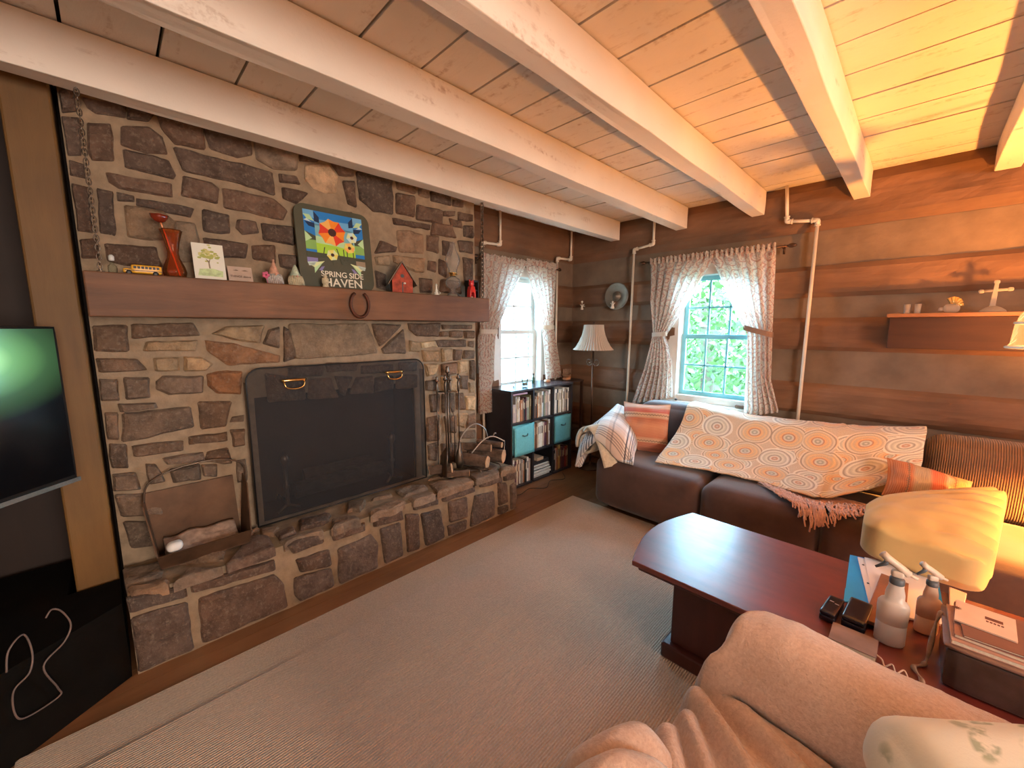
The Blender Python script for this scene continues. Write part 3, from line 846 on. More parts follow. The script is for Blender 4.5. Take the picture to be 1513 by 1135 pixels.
def lean_T(f, a, b, d): 
    o = Vector(f(a, b, d)); ua = Vector(f(a + 1, b, d)) - o; ub = Vector(f(a, b + 1, d)) - o; ud = Vector(f(a, b, d + 1)) - o
    M_ = Matrix((ua, ub, ud)).transposed().to_4x4(); M_.translation = o; return M_
M_ink = mat('brown_ink', (.10, .05, .03), .8, bmp=0)
text_part('lettering', 'THINGS above', .0135, lean_T(f, .05, .026, .0022), M_ink, t, .0003)
build('rule_line', G().prism([(.02, .06), (.035, .064), (.045, .06)], f, .0021, .0025).prism([(.055, .06), (.07, .064), (.085, .06)], f, .0021, .0025), M_ink, t)
# garden gnomes
def gnome(y, x, h, label, hat, beardc, flower):
    t = on_mantel('gnome_figurine', label, 'figurine', y, x)
    g = G().lathe([(.028, 0), (.034, .008), (.033, .03), (.026, .045), (.018, .055)], (x, y, MZ), 18); build('body', g, mat('gnome_robe' + hat[0], hat[2], .7), t, smooth=True)
    g = G().lathe([(.027, 0), (.024, .012), (.016, .035), (.008, .055), (.003, h - .05)], (x, y, MZ + .048), 16, ripple=lambda a: .05 * cos(3 * a))
    g.softbox(x - .006, x + .006, y - .006, y + .006, MZ + h - .008, MZ + h + .004, r=.006, n=4)
    build('hat', g, mat('gnome_hat' + hat[0], hat[1], .7, var=.3, scale=60), t, smooth=True)
    g = G()
    for k in range(13):
        a = radians(-85 + 170 * k / 12); cx_, cy_ = x + .024 * cos(a), y + .028 * sin(a)
        g.tube([(cx_, cy_, MZ + .052), (cx_ + .012 * cos(a), cy_ + .008 * sin(a), MZ + .03), (cx_ + .008 * cos(a), cy_ + .01 * sin(a) + .004, MZ + .006)], lambda q: .0058 * (1 - q * .7), 6)
    build('beard', g, mat('beard' + hat[0], beardc, .8, var=.3, scale=90), t, smooth=True)
    g = G().softbox(x + .026, x + .038, y - .006, y + .006, MZ + .046, MZ + .057, r=.006, n=5); build('nose', g, mat('gnome_skin', (.6, .35, .25), .6), t, smooth=True)
    if flower:
        g = G()
        for k in range(5):
            a = 2 * pi * k / 5; g.softbox(x + .026, x + .034, y - .045 + .010 * cos(a) - .007, y - .045 + .010 * cos(a) + .007, MZ + .045 + .010 * sin(a) - .007, MZ + .045 + .010 * sin(a) + .007, r=.006, n=4)
        g.tube([(x + .03, y - .045, MZ + .04), (x + .03, y - .038, MZ + .004)], .0018, 6)
        build('pink_flower', g, mat('pink_petal', (.65, .12, .22), .6), t, smooth=True)
gnome(.625, -2.35, .125, 'gnome figurine with pink flower and grey beard on the mantel', ('a', (.62, .33, .22), (.35, .25, .2)), (.55, .5, .45), True)
gnome(.725, -2.35, .108, 'pale gnome figurine with a mint green hat next to the quilt sign', ('b', (.48, .55, .40), (.5, .42, .26)), (.60, .52, .34), False)
# quilt sign
t = on_mantel('barn_quilt_sign', 'dark green rounded sign with a painted sunflower quilt square and white lettering', 'sign', .96)
f0 = leaning(0, 0, .46, -2.40, -2.452)
f = lambda a, b, d: (lambda p: (p[0], p[1] + .765, p[2]))(f0(a, b, d))
W_, H_ = .42, .46; rr_ = .055; poly = []
for cx_, cy_, a0 in ((W_ - rr_, rr_, -90), (W_ - rr_, H_ - rr_, 0), (rr_, H_ - rr_, 90), (rr_, rr_, 180)):
    for k in range(7): a = radians(a0 + 15 * k); poly.append((cx_ + rr_ * cos(a), cy_ + rr_ * sin(a)))
build('board', G().prism(poly, f, -.008, .008), mat('sign_green', (.075, .075, .045), .6, var=.1), t)
cols = dict(sky=(.02, .22, .62), sky2=(.16, .45, .75), navy=(.01, .03, .09), teal=(.22, .5, .55), mint=(.5, .75, .4), grn=(.25, .48, .12), lime=(.42, .72, .05), dk=(.06, .07, .04), red=(.80, .05, .02), org=(.95, .28, .02), pch=(.95, .5, .12), brn=(.06, .02, .015), yel=(.85, .72, .15), pale=(.75, .82, .42), lav=(.25, .22, .45), lt=(.65, .8, .75), tan=(.35, .27, .18))
ck = list(cols); cm = [mat('quilt_' + k, v, .5, var=.06, bmp=.03) for k, v in cols.items()]
g = G(); S0, SX, SY = (.045, .105), .33, .325
def P_(col, pts, lay): g.prism([(S0[0] + x * SX, S0[1] + y * SY) for x, y in pts], f, .008, .0084 + .0004 * lay, ck.index(col))
P_('sky', [(0, .22), (1, .22), (1, 1), (0, 1)], 0)
P_('sky2', [(.17, .76), (.83, .72), (.83, .88), (.17, .86)], 1); P_('sky', [(.17, .86), (.83, .88), (.83, 1), (.17, 1)], 1); P_('teal', [(.17, .5), (.83, .5), (.83, .74), (.17, .78)], 1)
P_('mint', [(.17, .42), (.83, .38), (.83, .5), (.5, .55), (.17, .58)], 2); P_('lime', [(.17, .24), (.83, .24), (.83, .40), (.5, .44), (.17, .46)], 3)
P_('grn', [(0, .34), (.17, .34), (.17, .5), (0, .5)], 2); P_('grn', [(.83, .34), (1, .34), (1, .5), (.83, .5)], 2)
P_('dk', [(0, .22), (1, .22), (1, .27), (0, .3)], 4); P_('dk', [(0, .5), (.17, .5), (.17, .57), (0, .64)], 2); P_('dk', [(1, .5), (.83, .5), (.83, .57), (1, .64)], 2)
P_('mint', [(0, .46), (.11, .53), (0, .64)], 3); P_('mint', [(1, .46), (.89, .53), (1, .64)], 3)
P_('lav', [(0, .12), (.17, .12), (.17, .2), (0, .2)], 1); P_('tan', [(.83, .12), (1, .12), (1, .22), (.83, .22)], 1)
for s in (0, 1):
    q = (lambda x: x) if s == 0 else (lambda x: 1 - x)
    P_('sky2', [(q(0), .9), (q(.17), .87), (q(.17), 1), (q(0), 1)], 2); P_('mint', [(q(0), .92), (q(.1), .92), (q(.17), .82), (q(.06), .84)], 3)
    P_('navy', [(q(.17), .99), (q(.25), .9), (q(.25), .8), (q(.17), .82)], 3); P_('navy', [(q(.02), .80), (q(.17), .79), (q(.17), .71), (q(.07), .73)], 3); P_('lt', [(q(.0), .82), (q(.05), .85), (q(.12), .8)], 4)
    P_('pale', [(q(0), .10), (q(.13), .02), (q(.28), .16), (q(.14), .13)], 2); P_('lav', [(q(.17), .0), (q(.22), .06), (q(.27), .07), (q(.22), -.01)], 3); P_('mint', [(q(.1), .03), (q(.1), -.06), (q(.25), .14)], 3)
    P_('lt', [(q(0), .12), (q(.15), .14), (q(.1), .07), (q(.02), .06)], 2)
def flower(cx_, cy_, r, c1, c2, lay, n=8, rc=.3):
    for k in range(n):
        a0, a1 = 2 * pi * k / n + .2, 2 * pi * (k + 1) / n + .2; am = (a0 + a1) / 2
        P_((c1, c2, 'pch')[k % 3] if c1 == 'red' else (c1, c2)[k % 2], [(cx_, cy_), (cx_ + r * cos(a0), cy_ + r * sin(a0)), (cx_ + r * .86 * cos(am), cy_ + r * .86 * sin(am)), (cx_ + r * cos(a1), cy_ + r * sin(a1))], lay)
    P_('brn', [(cx_ + r * rc * cos(2 * pi * i / 10), cy_ + r * rc * sin(2 * pi * i / 10)) for i in range(10)], lay + 1)
for (xa, ya, xb_, yb) in ((.5, .4, .58, .12), (.3, .4, .26, .22), (.68, .5, .68, .2), (.79, .6, .79, .2), (.62, .4, .62, .2), (.42, .3, .42, .1)):
    P_('dk', [(xa - .008, ya), (xa + .008, ya), (xb_ + .008, yb), (xb_ - .008, yb)], 5)
flower(.45, .67, .235, 'red', 'org', 6); flower(.79, .63, .10, 'pale', 'lt', 6, 6); flower(.73, .44, .10, 'yel', 'pch', 6, 6); flower(.42, .28, .10, 'pale', 'yel', 6, 6)
build('painted_quilt_square', g, cm, t)
M_ltr = mat('cream_letters', (.80, .74, .58), .5, bmp=0)
text_part('lettering', 'SPRING SIDE', .044, lean_T(f, .232, .072, .009), M_ltr, t, .0006, sx=1.0)
text_part('lettering', 'HAVEN', .066, lean_T(f, .232, .018, .009), M_ltr, t, .0006, sx=1.05)
# little stone figure in front of the sign
t = on_mantel('angel_figurine', 'small cream stone figurine in front of the sign lettering', 'figurine', .87, -2.33)
x = -2.33; g = G().lathe([(.017, 0), (.018, .004), (.014, .02), (.015, .04), (.010, .05), (.007, .053)], (x, .87, MZ), 14); g.softbox(x - .01, x + .01, .86, .88, MZ + .05, MZ + .072, r=.01, n=6)
build('body', g, mat('cream_stone', (.62, .52, .33), .8, var=.25, scale=70), t, smooth=True)
g = G()
for s in (-1, 1): build('wing', G().softbox(x - .008, x + .003, .87 + s * .012 - .006, .87 + s * .012 + .006, MZ + .024, MZ + .056, r=.006, n=5), MATS['cream_stone'], t, smooth=True)
# birdhouse
t = on_mantel('birdhouse', 'weathered red wooden birdhouse with a grey shingle roof on the mantel', 'birdhouse', 1.38)
M_red = mat('barn_red', (.42, .07, .035), .75, var=.4, scale=30, bmp=.4); M_gw = wood_mat('grey_wood', (.14, .10, .07), (.32, .25, .18), 'z', .8, 8, .4)
x0, x1, ya, yb, yr = -2.44, -2.32, 1.275, 1.445, 1.36
rot = frame((-2.38, 1.36, MZ), z=radians(-22))
def bf(a, b, d): return tuple(rot @ Vector((d, a, b)))
g = G().prism([(-.062, .0005), (.062, .0005), (.062, .085), (0, .185), (-.062, .085)], bf, -.055, .055); build('house_body', g, M_gw, t)
g = G().prism([(-.0625, .001), (.0625, .001), (.0625, .085), (0, .185), (-.0625, .085)], bf, .0555, .0595); build('front_panel', g, M_red, t)
for s in (-1, 1):
    g = G().prism([(0, .188), (s * .088, .050), (s * .088, .058), (0, .200)], bf, -.07, .075); build('roof_panel', g, M_gw, t)
g = G().prism([(.011 * cos(q), .108 + .011 * sin(q)) for q in [2 * pi * i / 12 for i in range(12)]], bf, .0596, .0605); g.prism([(-.003, .002), (.003, .002), (.003, .07), (-.003, .07)], bf, .0596, .0608); build('entrance_hole', g, M_black, t)
g = G()
for k in range(6): a = 2 * pi * k / 6; g.prism([(.012 + .008 * cos(a + q), .062 + .006 * sin(a + q)) for q in (0, 1.5, 3, 4.5)], bf, .061, .068 + .001 * k)
build('white_flowers', g, mat('flower_white', (.8, .72, .62), .7), t)
# white china bottle
t = on_mantel('china_figurine', 'tiny white china figurine between birdhouse and glass oil lamp', 'figurine', 1.59)
x = -2.34; g = G().lathe([(.016, 0), (.018, .006), (.014, .018), (.008, .03), (.010, .036), (.005, .05), (.005, .066), (.007, .07), (.003, .082)], (x, 1.6, MZ), 16); build('body', g, mat('china_white', (.82, .78, .66), .2, bmp=0, coat=.5), t, smooth=True)
build('handle', G().tube([(x + .01, 1.615, MZ + .012), (x + .012, 1.625, MZ + .022), (x + .005, 1.618, MZ + .03)], .0025, 6), MATS['china_white'], t, smooth=True)
build('handle', G().tube([(x + .01, 1.585, MZ + .012), (x + .012, 1.577, MZ + .02), (x + .006, 1.586, MZ + .028)], .0025, 6), MATS['china_white'], t, smooth=True)
# oil lamp
M_oil = glass_mat('lamp_glass', (.97, .95, .92), .85, .06, .13)
x, y = -2.375, 1.765
t = on_mantel('oil_lamp', 'clear glass oil lamp with a bulbous chimney on the mantel', 'lamp', y, x)
build('base', G().lathe([(.055, 0), (.058, .006), (.050, .012), (.020, .04), (.014, .055), (.020, .062), (.048, .078), (.054, .105), (.045, .13), (.022, .142), (.02, .145)], (x, y, MZ), 28), M_oil, t, smooth=True)
burner = build('burner', G().lathe([(.020, 0), (.023, .004), (.023, .016), (.030, .02), (.030, .026), (.012, .03)], (x, y, MZ + .146), 22), M_brass, t, smooth=True)
build('wick_knob', G().tube([(x + .02, y, MZ + .157), (x + .045, y + .01, MZ + .157)], .002, 6).lathe([(.006, 0), (.006, .003)], (x + .046, y + .01, MZ + .1555), 10), M_brass, burner)
build('glass_chimney', G().lathe([(.028, 0), (.03, .02), (.046, .06), (.052, .085), (.046, .11), (.026, .15), (.018, .18), (.019, .2), (.022, .205)], (x, y, MZ + .175), 30, cap=False, ripple=None), M_oil, t, smooth=True)
# red pig-like lantern
x, y = -2.33, 1.895
t = on_mantel('red_figurine', 'bright red ceramic bear shaped tealight holder near the right chain', 'figurine', y, x)
M_rc = mat('red_ceramic', (.62, .03, .03), .25, var=.08, bmp=0, coat=.5)
g = G().softbox(x - .02, x + .02, y - .019, y + .019, MZ + .082, MZ + .125, r=.018, n=8); bear_head = build('head', g, M_rc, t, smooth=True)
g = G()
for s in (-1, 1): build('ear', G().softbox(x - .006, x + .006, y + s * .015 - .007, y + s * .015 + .007, MZ + .117, MZ + .132, r=.006, n=5), M_rc, bear_head, smooth=True)
g = G().prism([(y - .028, MZ + .001), (y - .016, MZ + .001), (y - .014, MZ + .034), (y, MZ + .043), (y + .014, MZ + .034), (y + .016, MZ + .001), (y + .028, MZ + .001), (y + .026, MZ + .05), (y + .016, MZ + .085), (y - .016, MZ + .085), (y - .026, MZ + .05)], lambda a, b, d: (x + d, a, b), -.02, .02); build('body', g, M_rc, t, bevel=.004)
build('tealight', G().lathe([(.011, 0), (.011, .010), (.002, .011)], (x, y, MZ + .0005), 14), mat('wax_white', (.85, .8, .7), .4, bmp=0), t, smooth=True)
t = on_mantel('black_box', 'small black open box at the right end of the mantel behind the chain', 'box', 1.95)
x0, x1, ya, yb = -2.43, -2.36, 1.915, 1.99; z1_ = MZ + .135
g = G(); g.box(x0, x1, ya, yb, MZ + .001, MZ + .008); g.box(x0, x1, ya, yb, z1_ - .012, z1_); g.box(x0, x1, ya, ya + .008, MZ + .008, z1_ - .012); g.box(x0, x1, yb - .008, yb, MZ + .008, z1_ - .012); g.box(x0, x1 - .003, ya + .008, yb - .008, MZ + .06, MZ + .068)
build('frame', g, M_black, t, bevel=.001); build('back_panel', G().box(x0, x0 + .004, ya + .009, yb - .009, MZ + .009, z1_ - .013), mat('russet_panel', (.25, .07, .04), .7), t)

# ------------------------------------------------------------------ fire screen
m, nt, b = new_mat('screen_mesh'); v = coords(nt)
b.inputs['Base Color'].default_value = (.022, .018, .018, 1); b.inputs['Roughness'].default_value = .7
b.inputs['Alpha'].default_value = .62; M_mesh = m
t = thing('fire_screen', 'black mesh fire screen with two brass handles in front of the firebox', 'fire screen', (-2.43, 1.0, HT + .002))
sy0, sy1, sz0, sz1, sx_ = .475, 1.535, HT + .004, 1.238, -2.425
rr_ = .07; out = []
for cy_, cz_, a0 in ((sy1 - rr_, sz1 - rr_, 0), (sy0 + rr_, sz1 - rr_, 90)):
    for k in range(7): a = radians(a0 + 15 * k); out.append((cy_ + rr_ * cos(a), cz_ + rr_ * sin(a)))
loop = [(sy1, sz0 + .006)] + out + [(sy0, sz0 + .006)]
bulge_ = lambda y, z: .0
fr = [(sx_, a, b_) for a, b_ in loop]
g = G(); nn = 24
def scr(u, v):
    y = sy0 + .004 + (sy1 - sy0 - .008) * u
    top = sz1
    for yy in (sy0 + rr_ - y, y - (sy1 - rr_)):
        if yy > 0: top = sz1 - rr_ + sqrt(max(0, rr_ ** 2 - yy ** 2))
    return (sx_, y, sz0 + .008 + (top - .004 - sz0 - .008) * v)
g.grid(scr, 40, 20); build('mesh_panel', g, M_mesh, t)
g = G().tube(fr, .0045, 8); g.tube([(sx_, sy0, sz0 + .006), (sx_, sy1, sz0 + .006)], .0045, 8); build('frame', g, M_black, t, smooth=True)
for s, yy in ((-1, sy0), (1, sy1)):
    g = G().grid(lambda u, v: (sx_ - .006 - .05 * u, yy, sz0 + .008 + (sz1 - rr_ - sz0 - .01) * v), 2, 8); build('side_wing', g, M_mesh, t)
for yy in (.70, 1.305):
    g = G(); hz = 1.165
    g.tube([(sx_ + .009, yy - .062, hz), (sx_ + .014, yy - .05, hz), (sx_ + .014, yy + .05, hz), (sx_ + .009, yy + .062, hz)], .008, 8)
    hnd = build('brass_handle', g, M_brass, t, smooth=True); g = G()
    g.tube([(sx_ + .016, yy - .055, hz)] + [(sx_ + .022, yy + .048 * cos(a), hz - .028 + .02 * sin(a)) for a in [pi + pi * i / 10 for i in range(11)]] + [(sx_ + .016, yy + .055, hz)], .0045, 8)
    build('bail_ring', g, M_brass, hnd, smooth=True)
# andirons and logs inside
for yy, lb in ((.66, 'left black iron andiron behind the fire screen'), (1.34, 'right black iron andiron behind the fire screen')):
    t = thing('andiron', lb, 'andiron', (-2.56, yy, HT + .002))
    g = G().lathe([(.02, 0), (.012, .02), (.01, .1), (.02, .12), (.01, .14), (.012, .24), (.026, .27), (.026, .3), (.004, .33)], (-2.56, yy, HT + .03), 14); build('upright', g, M_iron, t, smooth=True)
    g = G().tube([(-2.55, yy, HT + .035), (-2.75, yy, HT + .035), (-2.76, yy, HT + .012)], .008, 6); g.tube([(-2.53, yy - .06, HT + .012), (-2.56, yy, HT + .04), (-2.53, yy + .06, HT + .012)], .009, 6); build('feet', g, M_iron, t, smooth=True)
M_bark = mat('bark', (.13, .085, .06), .95, var=.5, scale=22, bmp=.9); M_cut = mat('cut_wood', (.58, .33, .17), .8, var=.2, scale=25, bmp=.3)
M_char = mat('charred_bark', (.03, .022, .018), .95, var=.5, scale=22, bmp=.9)
def log(name, p0, p1, r, label, group, seed, split=False, parent=None, bm=None):
    p0, p1 = Vector(p0), Vector(p1); d = (p1 - p0).normalized()
    a = d.cross(Vector((0, 0, 1))).normalized(); b_ = d.cross(a)
    t = thing(name, label, 'log', tuple((p0 + p1) / 2 - Vector((0, 0, r))), group)
    n, m_ = 16, 10; vs = []
    for j in range(m_ + 1):
        for i in range(n):
            an = 2 * pi * i / n; k = 1 + .16 * noise.noise(Vector((cos(an) * 1.6, sin(an) * 1.6, seed))) + .08 * noise.noise(Vector((cos(an) * 5, sin(an) * 5, j * 1.5 + seed)))
            if split and cos(an) > .25: k *= .25 / max(cos(an), .25) * 1.15
            vs.append(p0 + (p1 - p0) * (j / m_) + (a * cos(an) + b_ * sin(an)) * (r * k))
    g = G().add(vs, [(j * n + i, j * n + (i + 1) % n, (j + 1) * n + (i + 1) % n, (j + 1) * n + i) for j in range(m_) for i in range(n)]); build('bark', g, bm or M_bark, t, smooth=False)
    for e, s in ((0, -1), (m_, 1)):
        ring = vs[e * n:(e + 1) * n]; c = sum(ring, Vector()) / n
        ring2 = [c + (q - c) * .97 + d * (s * .003) for q in ring]
        g = G().add(ring + ring2, [tuple(range(n, 2 * n)) if s > 0 else tuple(range(n, 2 * n))[::-1]] + [(i, (i + 1) % n, n + (i + 1) % n, n + i) for i in range(n)]); build('cut_end', g, bm or M_cut, t)
log('firewood_log', (-2.62, .72, HT + .09), (-2.60, 1.30, HT + .10), .05, 'charred log lying across the andirons behind the screen', None, 1, bm=M_char)
log('firewood_log', (-2.70, .80, HT + .14), (-2.66, 1.24, HT + .15), .045, 'smaller charred log at the back of the firebox', None, 5, bm=M_char)

# ------------------------------------------------------------------ fire tools
tx, ty = -2.375, 1.70
t = thing('fire_tool_set', 'wrought iron stand holding poker, brush, tongs and shovel on the hearth', 'fire tools', (tx, ty, HT + .003))
z0 = HT + .003
build('base', G().lathe([(.085, 0), (.088, .006), (.07, .012), (.015, .02), (.008, .03)], (tx, ty, z0), 20), M_iron, t, smooth=True)
g = G().tube([(tx, ty, z0 + .02), (tx, ty, z0 + .75)], .007, 8).lathe([(.006, 0), (.016, .012), (.018, .022), (.010, .036), (.014, .045), (.004, .058)], (tx, ty, z0 + .75), 12)
g.tube([(tx - .045, ty - .05, z0 + .62), (tx, ty, z0 + .62), (tx + .045, ty + .05, z0 + .62)], .005, 6); g.tube([(tx + .045, ty - .05, z0 + .62), (tx, ty, z0 + .62), (tx - .045, ty + .05, z0 + .62)], .005, 6)
build('stand_pole', g, M_iron, t, smooth=True)
for k, (dx, dy, kind) in enumerate(((.045, -.05, 'shovel'), (-.045, -.05, 'poker'), (.045, .05, 'brush'), (-.045, .05, 'tongs'))):
    x, y = tx + dx * 1.15, ty + dy * 1.15; zt = z0 + .74 - .02 * (k % 2)
    g = G().tube([(x, y, z0 + .22), (x, y, zt - .12)], .0045, 6)
    g.tube([(x, y, zt - .12), (x, y, zt - .10), (x, y, zt - .05), (x, y, zt - .03)], lambda q: .005 + .005 * sin(pi * q), 8)
    g.lathe([(.005, 0), (.014, .008), (.015, .018), (.006, .028), (.011, .036), (.003, .044)], (x, y, zt - .032), 10)
    if kind == 'shovel':
        g.add([(x - .045, y - .03, z0 + .02), (x + .045, y - .04, z0 + .02), (x + .05, y - .03, z0 + .16), (x, y, z0 + .235), (x - .05, y - .02, z0 + .16), (x - .045, y - .024, z0 + .02), (x + .045, y - .034, z0 + .02), (x + .05, y - .024, z0 + .16), (x, y + .006, z0 + .235), (x - .05, y - .014, z0 + .16)],
              [(0, 1, 2, 3, 4), (9, 8, 7, 6, 5), (0, 5, 6, 1), (1, 6, 7, 2), (2, 7, 8, 3), (3, 8, 9, 4), (4, 9, 5, 0)])
    elif kind == 'brush':
        g.lathe([(.022, 0), (.03, .05), (.024, .11), (.012, .15), (.005, .2)], (x, y, z0 + .05), 16)
    elif kind == 'poker': g.tube([(x, y, z0 + .22), (x, y, z0 + .06), (x + .02, y, z0 + .03)], .0045, 6)
    else: g.tube([(x, y, z0 + .5), (x + .025, y + .02, z0 + .42), (x + .022, y + .018, z0 + .06)], .0035, 6); g.tube([(x, y, z0 + .22), (x - .004, y, z0 + .06)], .0035, 6)
    build(kind, g, M_iron, t, smooth=True)
# split kindling in front of the tools
log('kindling_piece', (-2.34, 1.62, HT + .028), (-2.24, 1.78, HT + .026), .024, 'short split piece of kindling with raw orange wood before the fire tools', 'kindling', 9, True)
log('kindling_piece', (-2.42, 1.56, HT + .052), (-2.30, 1.665, HT + .075), .034, 'chunk of orange brown firewood leaning by the fire screen', 'kindling', 12, True)
# log carrier with wires
t = thing('wire_log_carrier', 'thin metal log carrier with arched handles holding firewood on the hearth', 'log carrier', (-2.36, 1.96, HT + .003))
M_wire = mat('pale_wire', (.42, .36, .31), .35, .7, bmp=0)
g = G(); g2_ = G()
g.tube(smoothpath([(-2.44, 1.80, HT + .10), (-2.42, 1.86, HT + .26), (-2.40, 1.96, HT + .335), (-2.38, 2.05, HT + .29), (-2.37, 2.08, HT + .20)], 8), .0055, 8)
g2_.tube(smoothpath([(-2.36, 1.90, HT + .12), (-2.33, 1.99, HT + .21), (-2.30, 2.07, HT + .235), (-2.25, 2.15, HT + .19)], 8), .0055, 8)
g2_.tube([(-2.25, 2.15, HT + .19), (-2.245, 2.14, HT + .11), (-2.25, 2.12, HT + .03)], .0022, 6); g2_.tube([(-2.30, 2.07, HT + .235), (-2.295, 2.085, HT + .262), (-2.29, 2.095, HT + .258)], .005, 6)
build('handle', g, M_wire, t, smooth=True); build('handle', g2_, M_wire, t, smooth=True)
for yy in (1.86, 2.06):
    g = G().tube([(-2.50 + .04, yy, HT + .012), (-2.46, yy, HT + .022), (-2.24, yy + .02, HT + .022), (-2.22, yy + .02, HT + .008)], .005, 6); build('cradle', g, M_iron, t, smooth=True)
log('firewood_log', (-2.46, 1.845, HT + .075), (-2.235, 1.955, HT + .068), .045, 'dark split log in front in the wire carrier with a yellow cut end', 'firewood in the wire carrier', 21)
log('firewood_log', (-2.47, 1.985, HT + .085), (-2.225, 2.115, HT + .082), .052, 'thick round log in the wire carrier with a pale cut end', 'firewood in the wire carrier', 25)
log('firewood_log', (-2.47, 1.90, HT + .155), (-2.28, 2.03, HT + .15), .030, 'thin shaggy bark log on top of the pile in the wire carrier', 'firewood in the wire carrier', 33, True)
log('firewood_log', (-2.44, 2.03, HT + .175), (-2.25, 2.12, HT + .165), .022, 'small curled bark log at the right top of the carrier pile', 'firewood in the wire carrier', 37)

# ------------------------------------------------------------------ ash crate with newspapers at the left end of the hearth
t = thing('kindling_hod', 'brown metal kindling hod with arched handle on the left of the hearth', 'hod', (-2.38, .22, HT + .003))
M_hod = mat('hod_metal', (.12, .065, .035), .55, .5, var=.35, scale=8)
z = HT + .004
def quadslab(pts, th=.005):
    a, b_, c, d = [Vector(p) for p in pts]; n = (b_ - a).cross(d - a).normalized() * th
    return [a, b_, c, d, a + n, b_ + n, c + n, d + n], [(0, 1, 2, 3), (7, 6, 5, 4), (0, 4, 5, 1), (1, 5, 6, 2), (2, 6, 7, 3), (3, 7, 4, 0)]
yL, yR, xb_, xf = .07, .40, -2.465, -2.30
g = G(); 
g.add(*quadslab([(xb_, yL, z), (xb_, yR, z), (xf, yR, z), (xf, yL, z)], .004)); build('bottom', g, M_hod, t)
g = G(); g.add(*quadslab([(xb_, yL, z), (xb_ - .01, yL - .03, z + .31), (xb_ - .01, yR - .01, z + .31), (xb_, yR, z)])); build('back_panel', g, M_hod, t)
g = G(); g.add(*quadslab([(xf, yL, z), (xf + .03, yL - .01, z + .07), (xf + .03, yR + .015, z + .07), (xf, yR, z)])); build('front_lip', g, M_hod, t)
for yy, s in ((yL, -1), (yR, 1)):
    g = G(); pts = [(xb_, yy, z), (xb_ - .01, yy + s * .03, z + .31), (xb_ + .06, yy + s * .035, z + .27), (xf + .03, yy + s * .01, z + .07), (xf, yy, z)]
    vs = pts + [(p[0], p[1] + s * .005, p[2]) for p in pts]; g.add(vs, [(0, 1, 2, 3, 4), (9, 8, 7, 6, 5)] + [(i, (i + 1) % 5, 5 + (i + 1) % 5, 5 + i) for i in range(5)]); build('side_panel', g, M_hod, t)
g = G().tube(smoothpath([(-2.44, yL - .032, z + .27), (-2.44, yL - .01, z + .36), (-2.435, .16, z + .41), (-2.435, .32, z + .42), (-2.44, yR + .03, z + .37), (-2.44, yR + .038, z + .26)], 8), .004, 8); build('bail_handle', g, M_iron, t, smooth=True)
M_news = mat('newsprint', (.40, .30, .24), .9, var=.35, scale=28, bmp=.3)
for k, (za, lab) in enumerate(((.012, 'folded newspaper at the bottom of the kindling hod'), (.035, 'crumpled newspaper lying on top in the kindling hod'))):
    g = G().grid(lambda u, v: (xb_ + .02 + .12 * v, yL + .02 + .28 * u, z + za + .03 * v * 0 + .012 * noise.noise(Vector((u * 4, v * 4, k * 9))) + .05 * (1 - v) * k), 16, 8)
    tag(build('newspaper', g, M_news, solid=.008, smooth=True), lab, 'newspaper')
g = G().softbox(xf - .035, xf + .022, .085, .145, z + .066, z + .108, r=.025, n=10, nz=.008)
tag(build('crumpled_paper', g, mat('bright_paper', (.85, .84, .8), .8, var=.04), smooth=True), 'bright white crumpled tissue on the front corner of the hod', 'paper')

# ------------------------------------------------------------------ television, stand and cords
fw = Vector((-.7099, .7043, 0)).normalized(); rt = Vector((.7043, .7099, 0)).normalized()
tv0 = Vector((-2.265, -.135, 0))   # right hand edge of the set
Rm = Matrix((-fw, rt, Vector((0, 0, 1)))).transposed().to_4x4(); Rm.translation = tv0   # local x along the screen towards the viewer, y = out of the screen
t = thing('television', 'black flat television at the left edge with a soft green spot in its upper corner', 'television', tuple(tv0 + Vector((0, 0, .80))))
build('cabinet', G().softbox(0, 1.05, -.035, -.004, .865, 1.455, r=.008, n=8, T=Rm), M_black, t, smooth=True)
m, nt, b = new_mat('green_spot_screen'); v = coords(nt, 'Generated')
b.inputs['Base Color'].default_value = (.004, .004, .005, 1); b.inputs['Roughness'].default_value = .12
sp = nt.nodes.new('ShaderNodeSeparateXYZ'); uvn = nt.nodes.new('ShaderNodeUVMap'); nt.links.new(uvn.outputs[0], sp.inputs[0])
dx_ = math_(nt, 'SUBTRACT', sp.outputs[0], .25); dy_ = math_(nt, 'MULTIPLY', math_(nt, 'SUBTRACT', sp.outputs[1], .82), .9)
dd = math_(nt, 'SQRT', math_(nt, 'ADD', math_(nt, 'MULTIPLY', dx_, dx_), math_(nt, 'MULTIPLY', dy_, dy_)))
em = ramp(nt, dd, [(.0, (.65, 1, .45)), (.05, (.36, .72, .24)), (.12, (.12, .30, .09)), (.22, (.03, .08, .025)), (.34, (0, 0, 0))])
nt.links.new(em, b.inputs['Emission Color']); b.inputs['Emission Strength'].default_value = 1.1  # soft green spot given as emission, fading outward
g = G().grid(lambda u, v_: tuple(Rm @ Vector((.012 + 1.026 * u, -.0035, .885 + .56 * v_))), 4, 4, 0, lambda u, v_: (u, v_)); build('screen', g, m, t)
build('silver_trim', G().box(0, 1.05, -.006, .004, .858, .874, T=Rm), mat('silver', (.7, .66, .55), .25, 1, bmp=0), t)
build('foot', G().box(.35, .75, -.16, .03, .338, .348, T=Rm).box(.5, .6, -.03, -.01, .348, .87, T=Rm), M_black, t, bevel=.002)
t = thing('media_cabinet', 'black low media cabinet under the television', 'cabinet', (-2.3, -.55, 0))
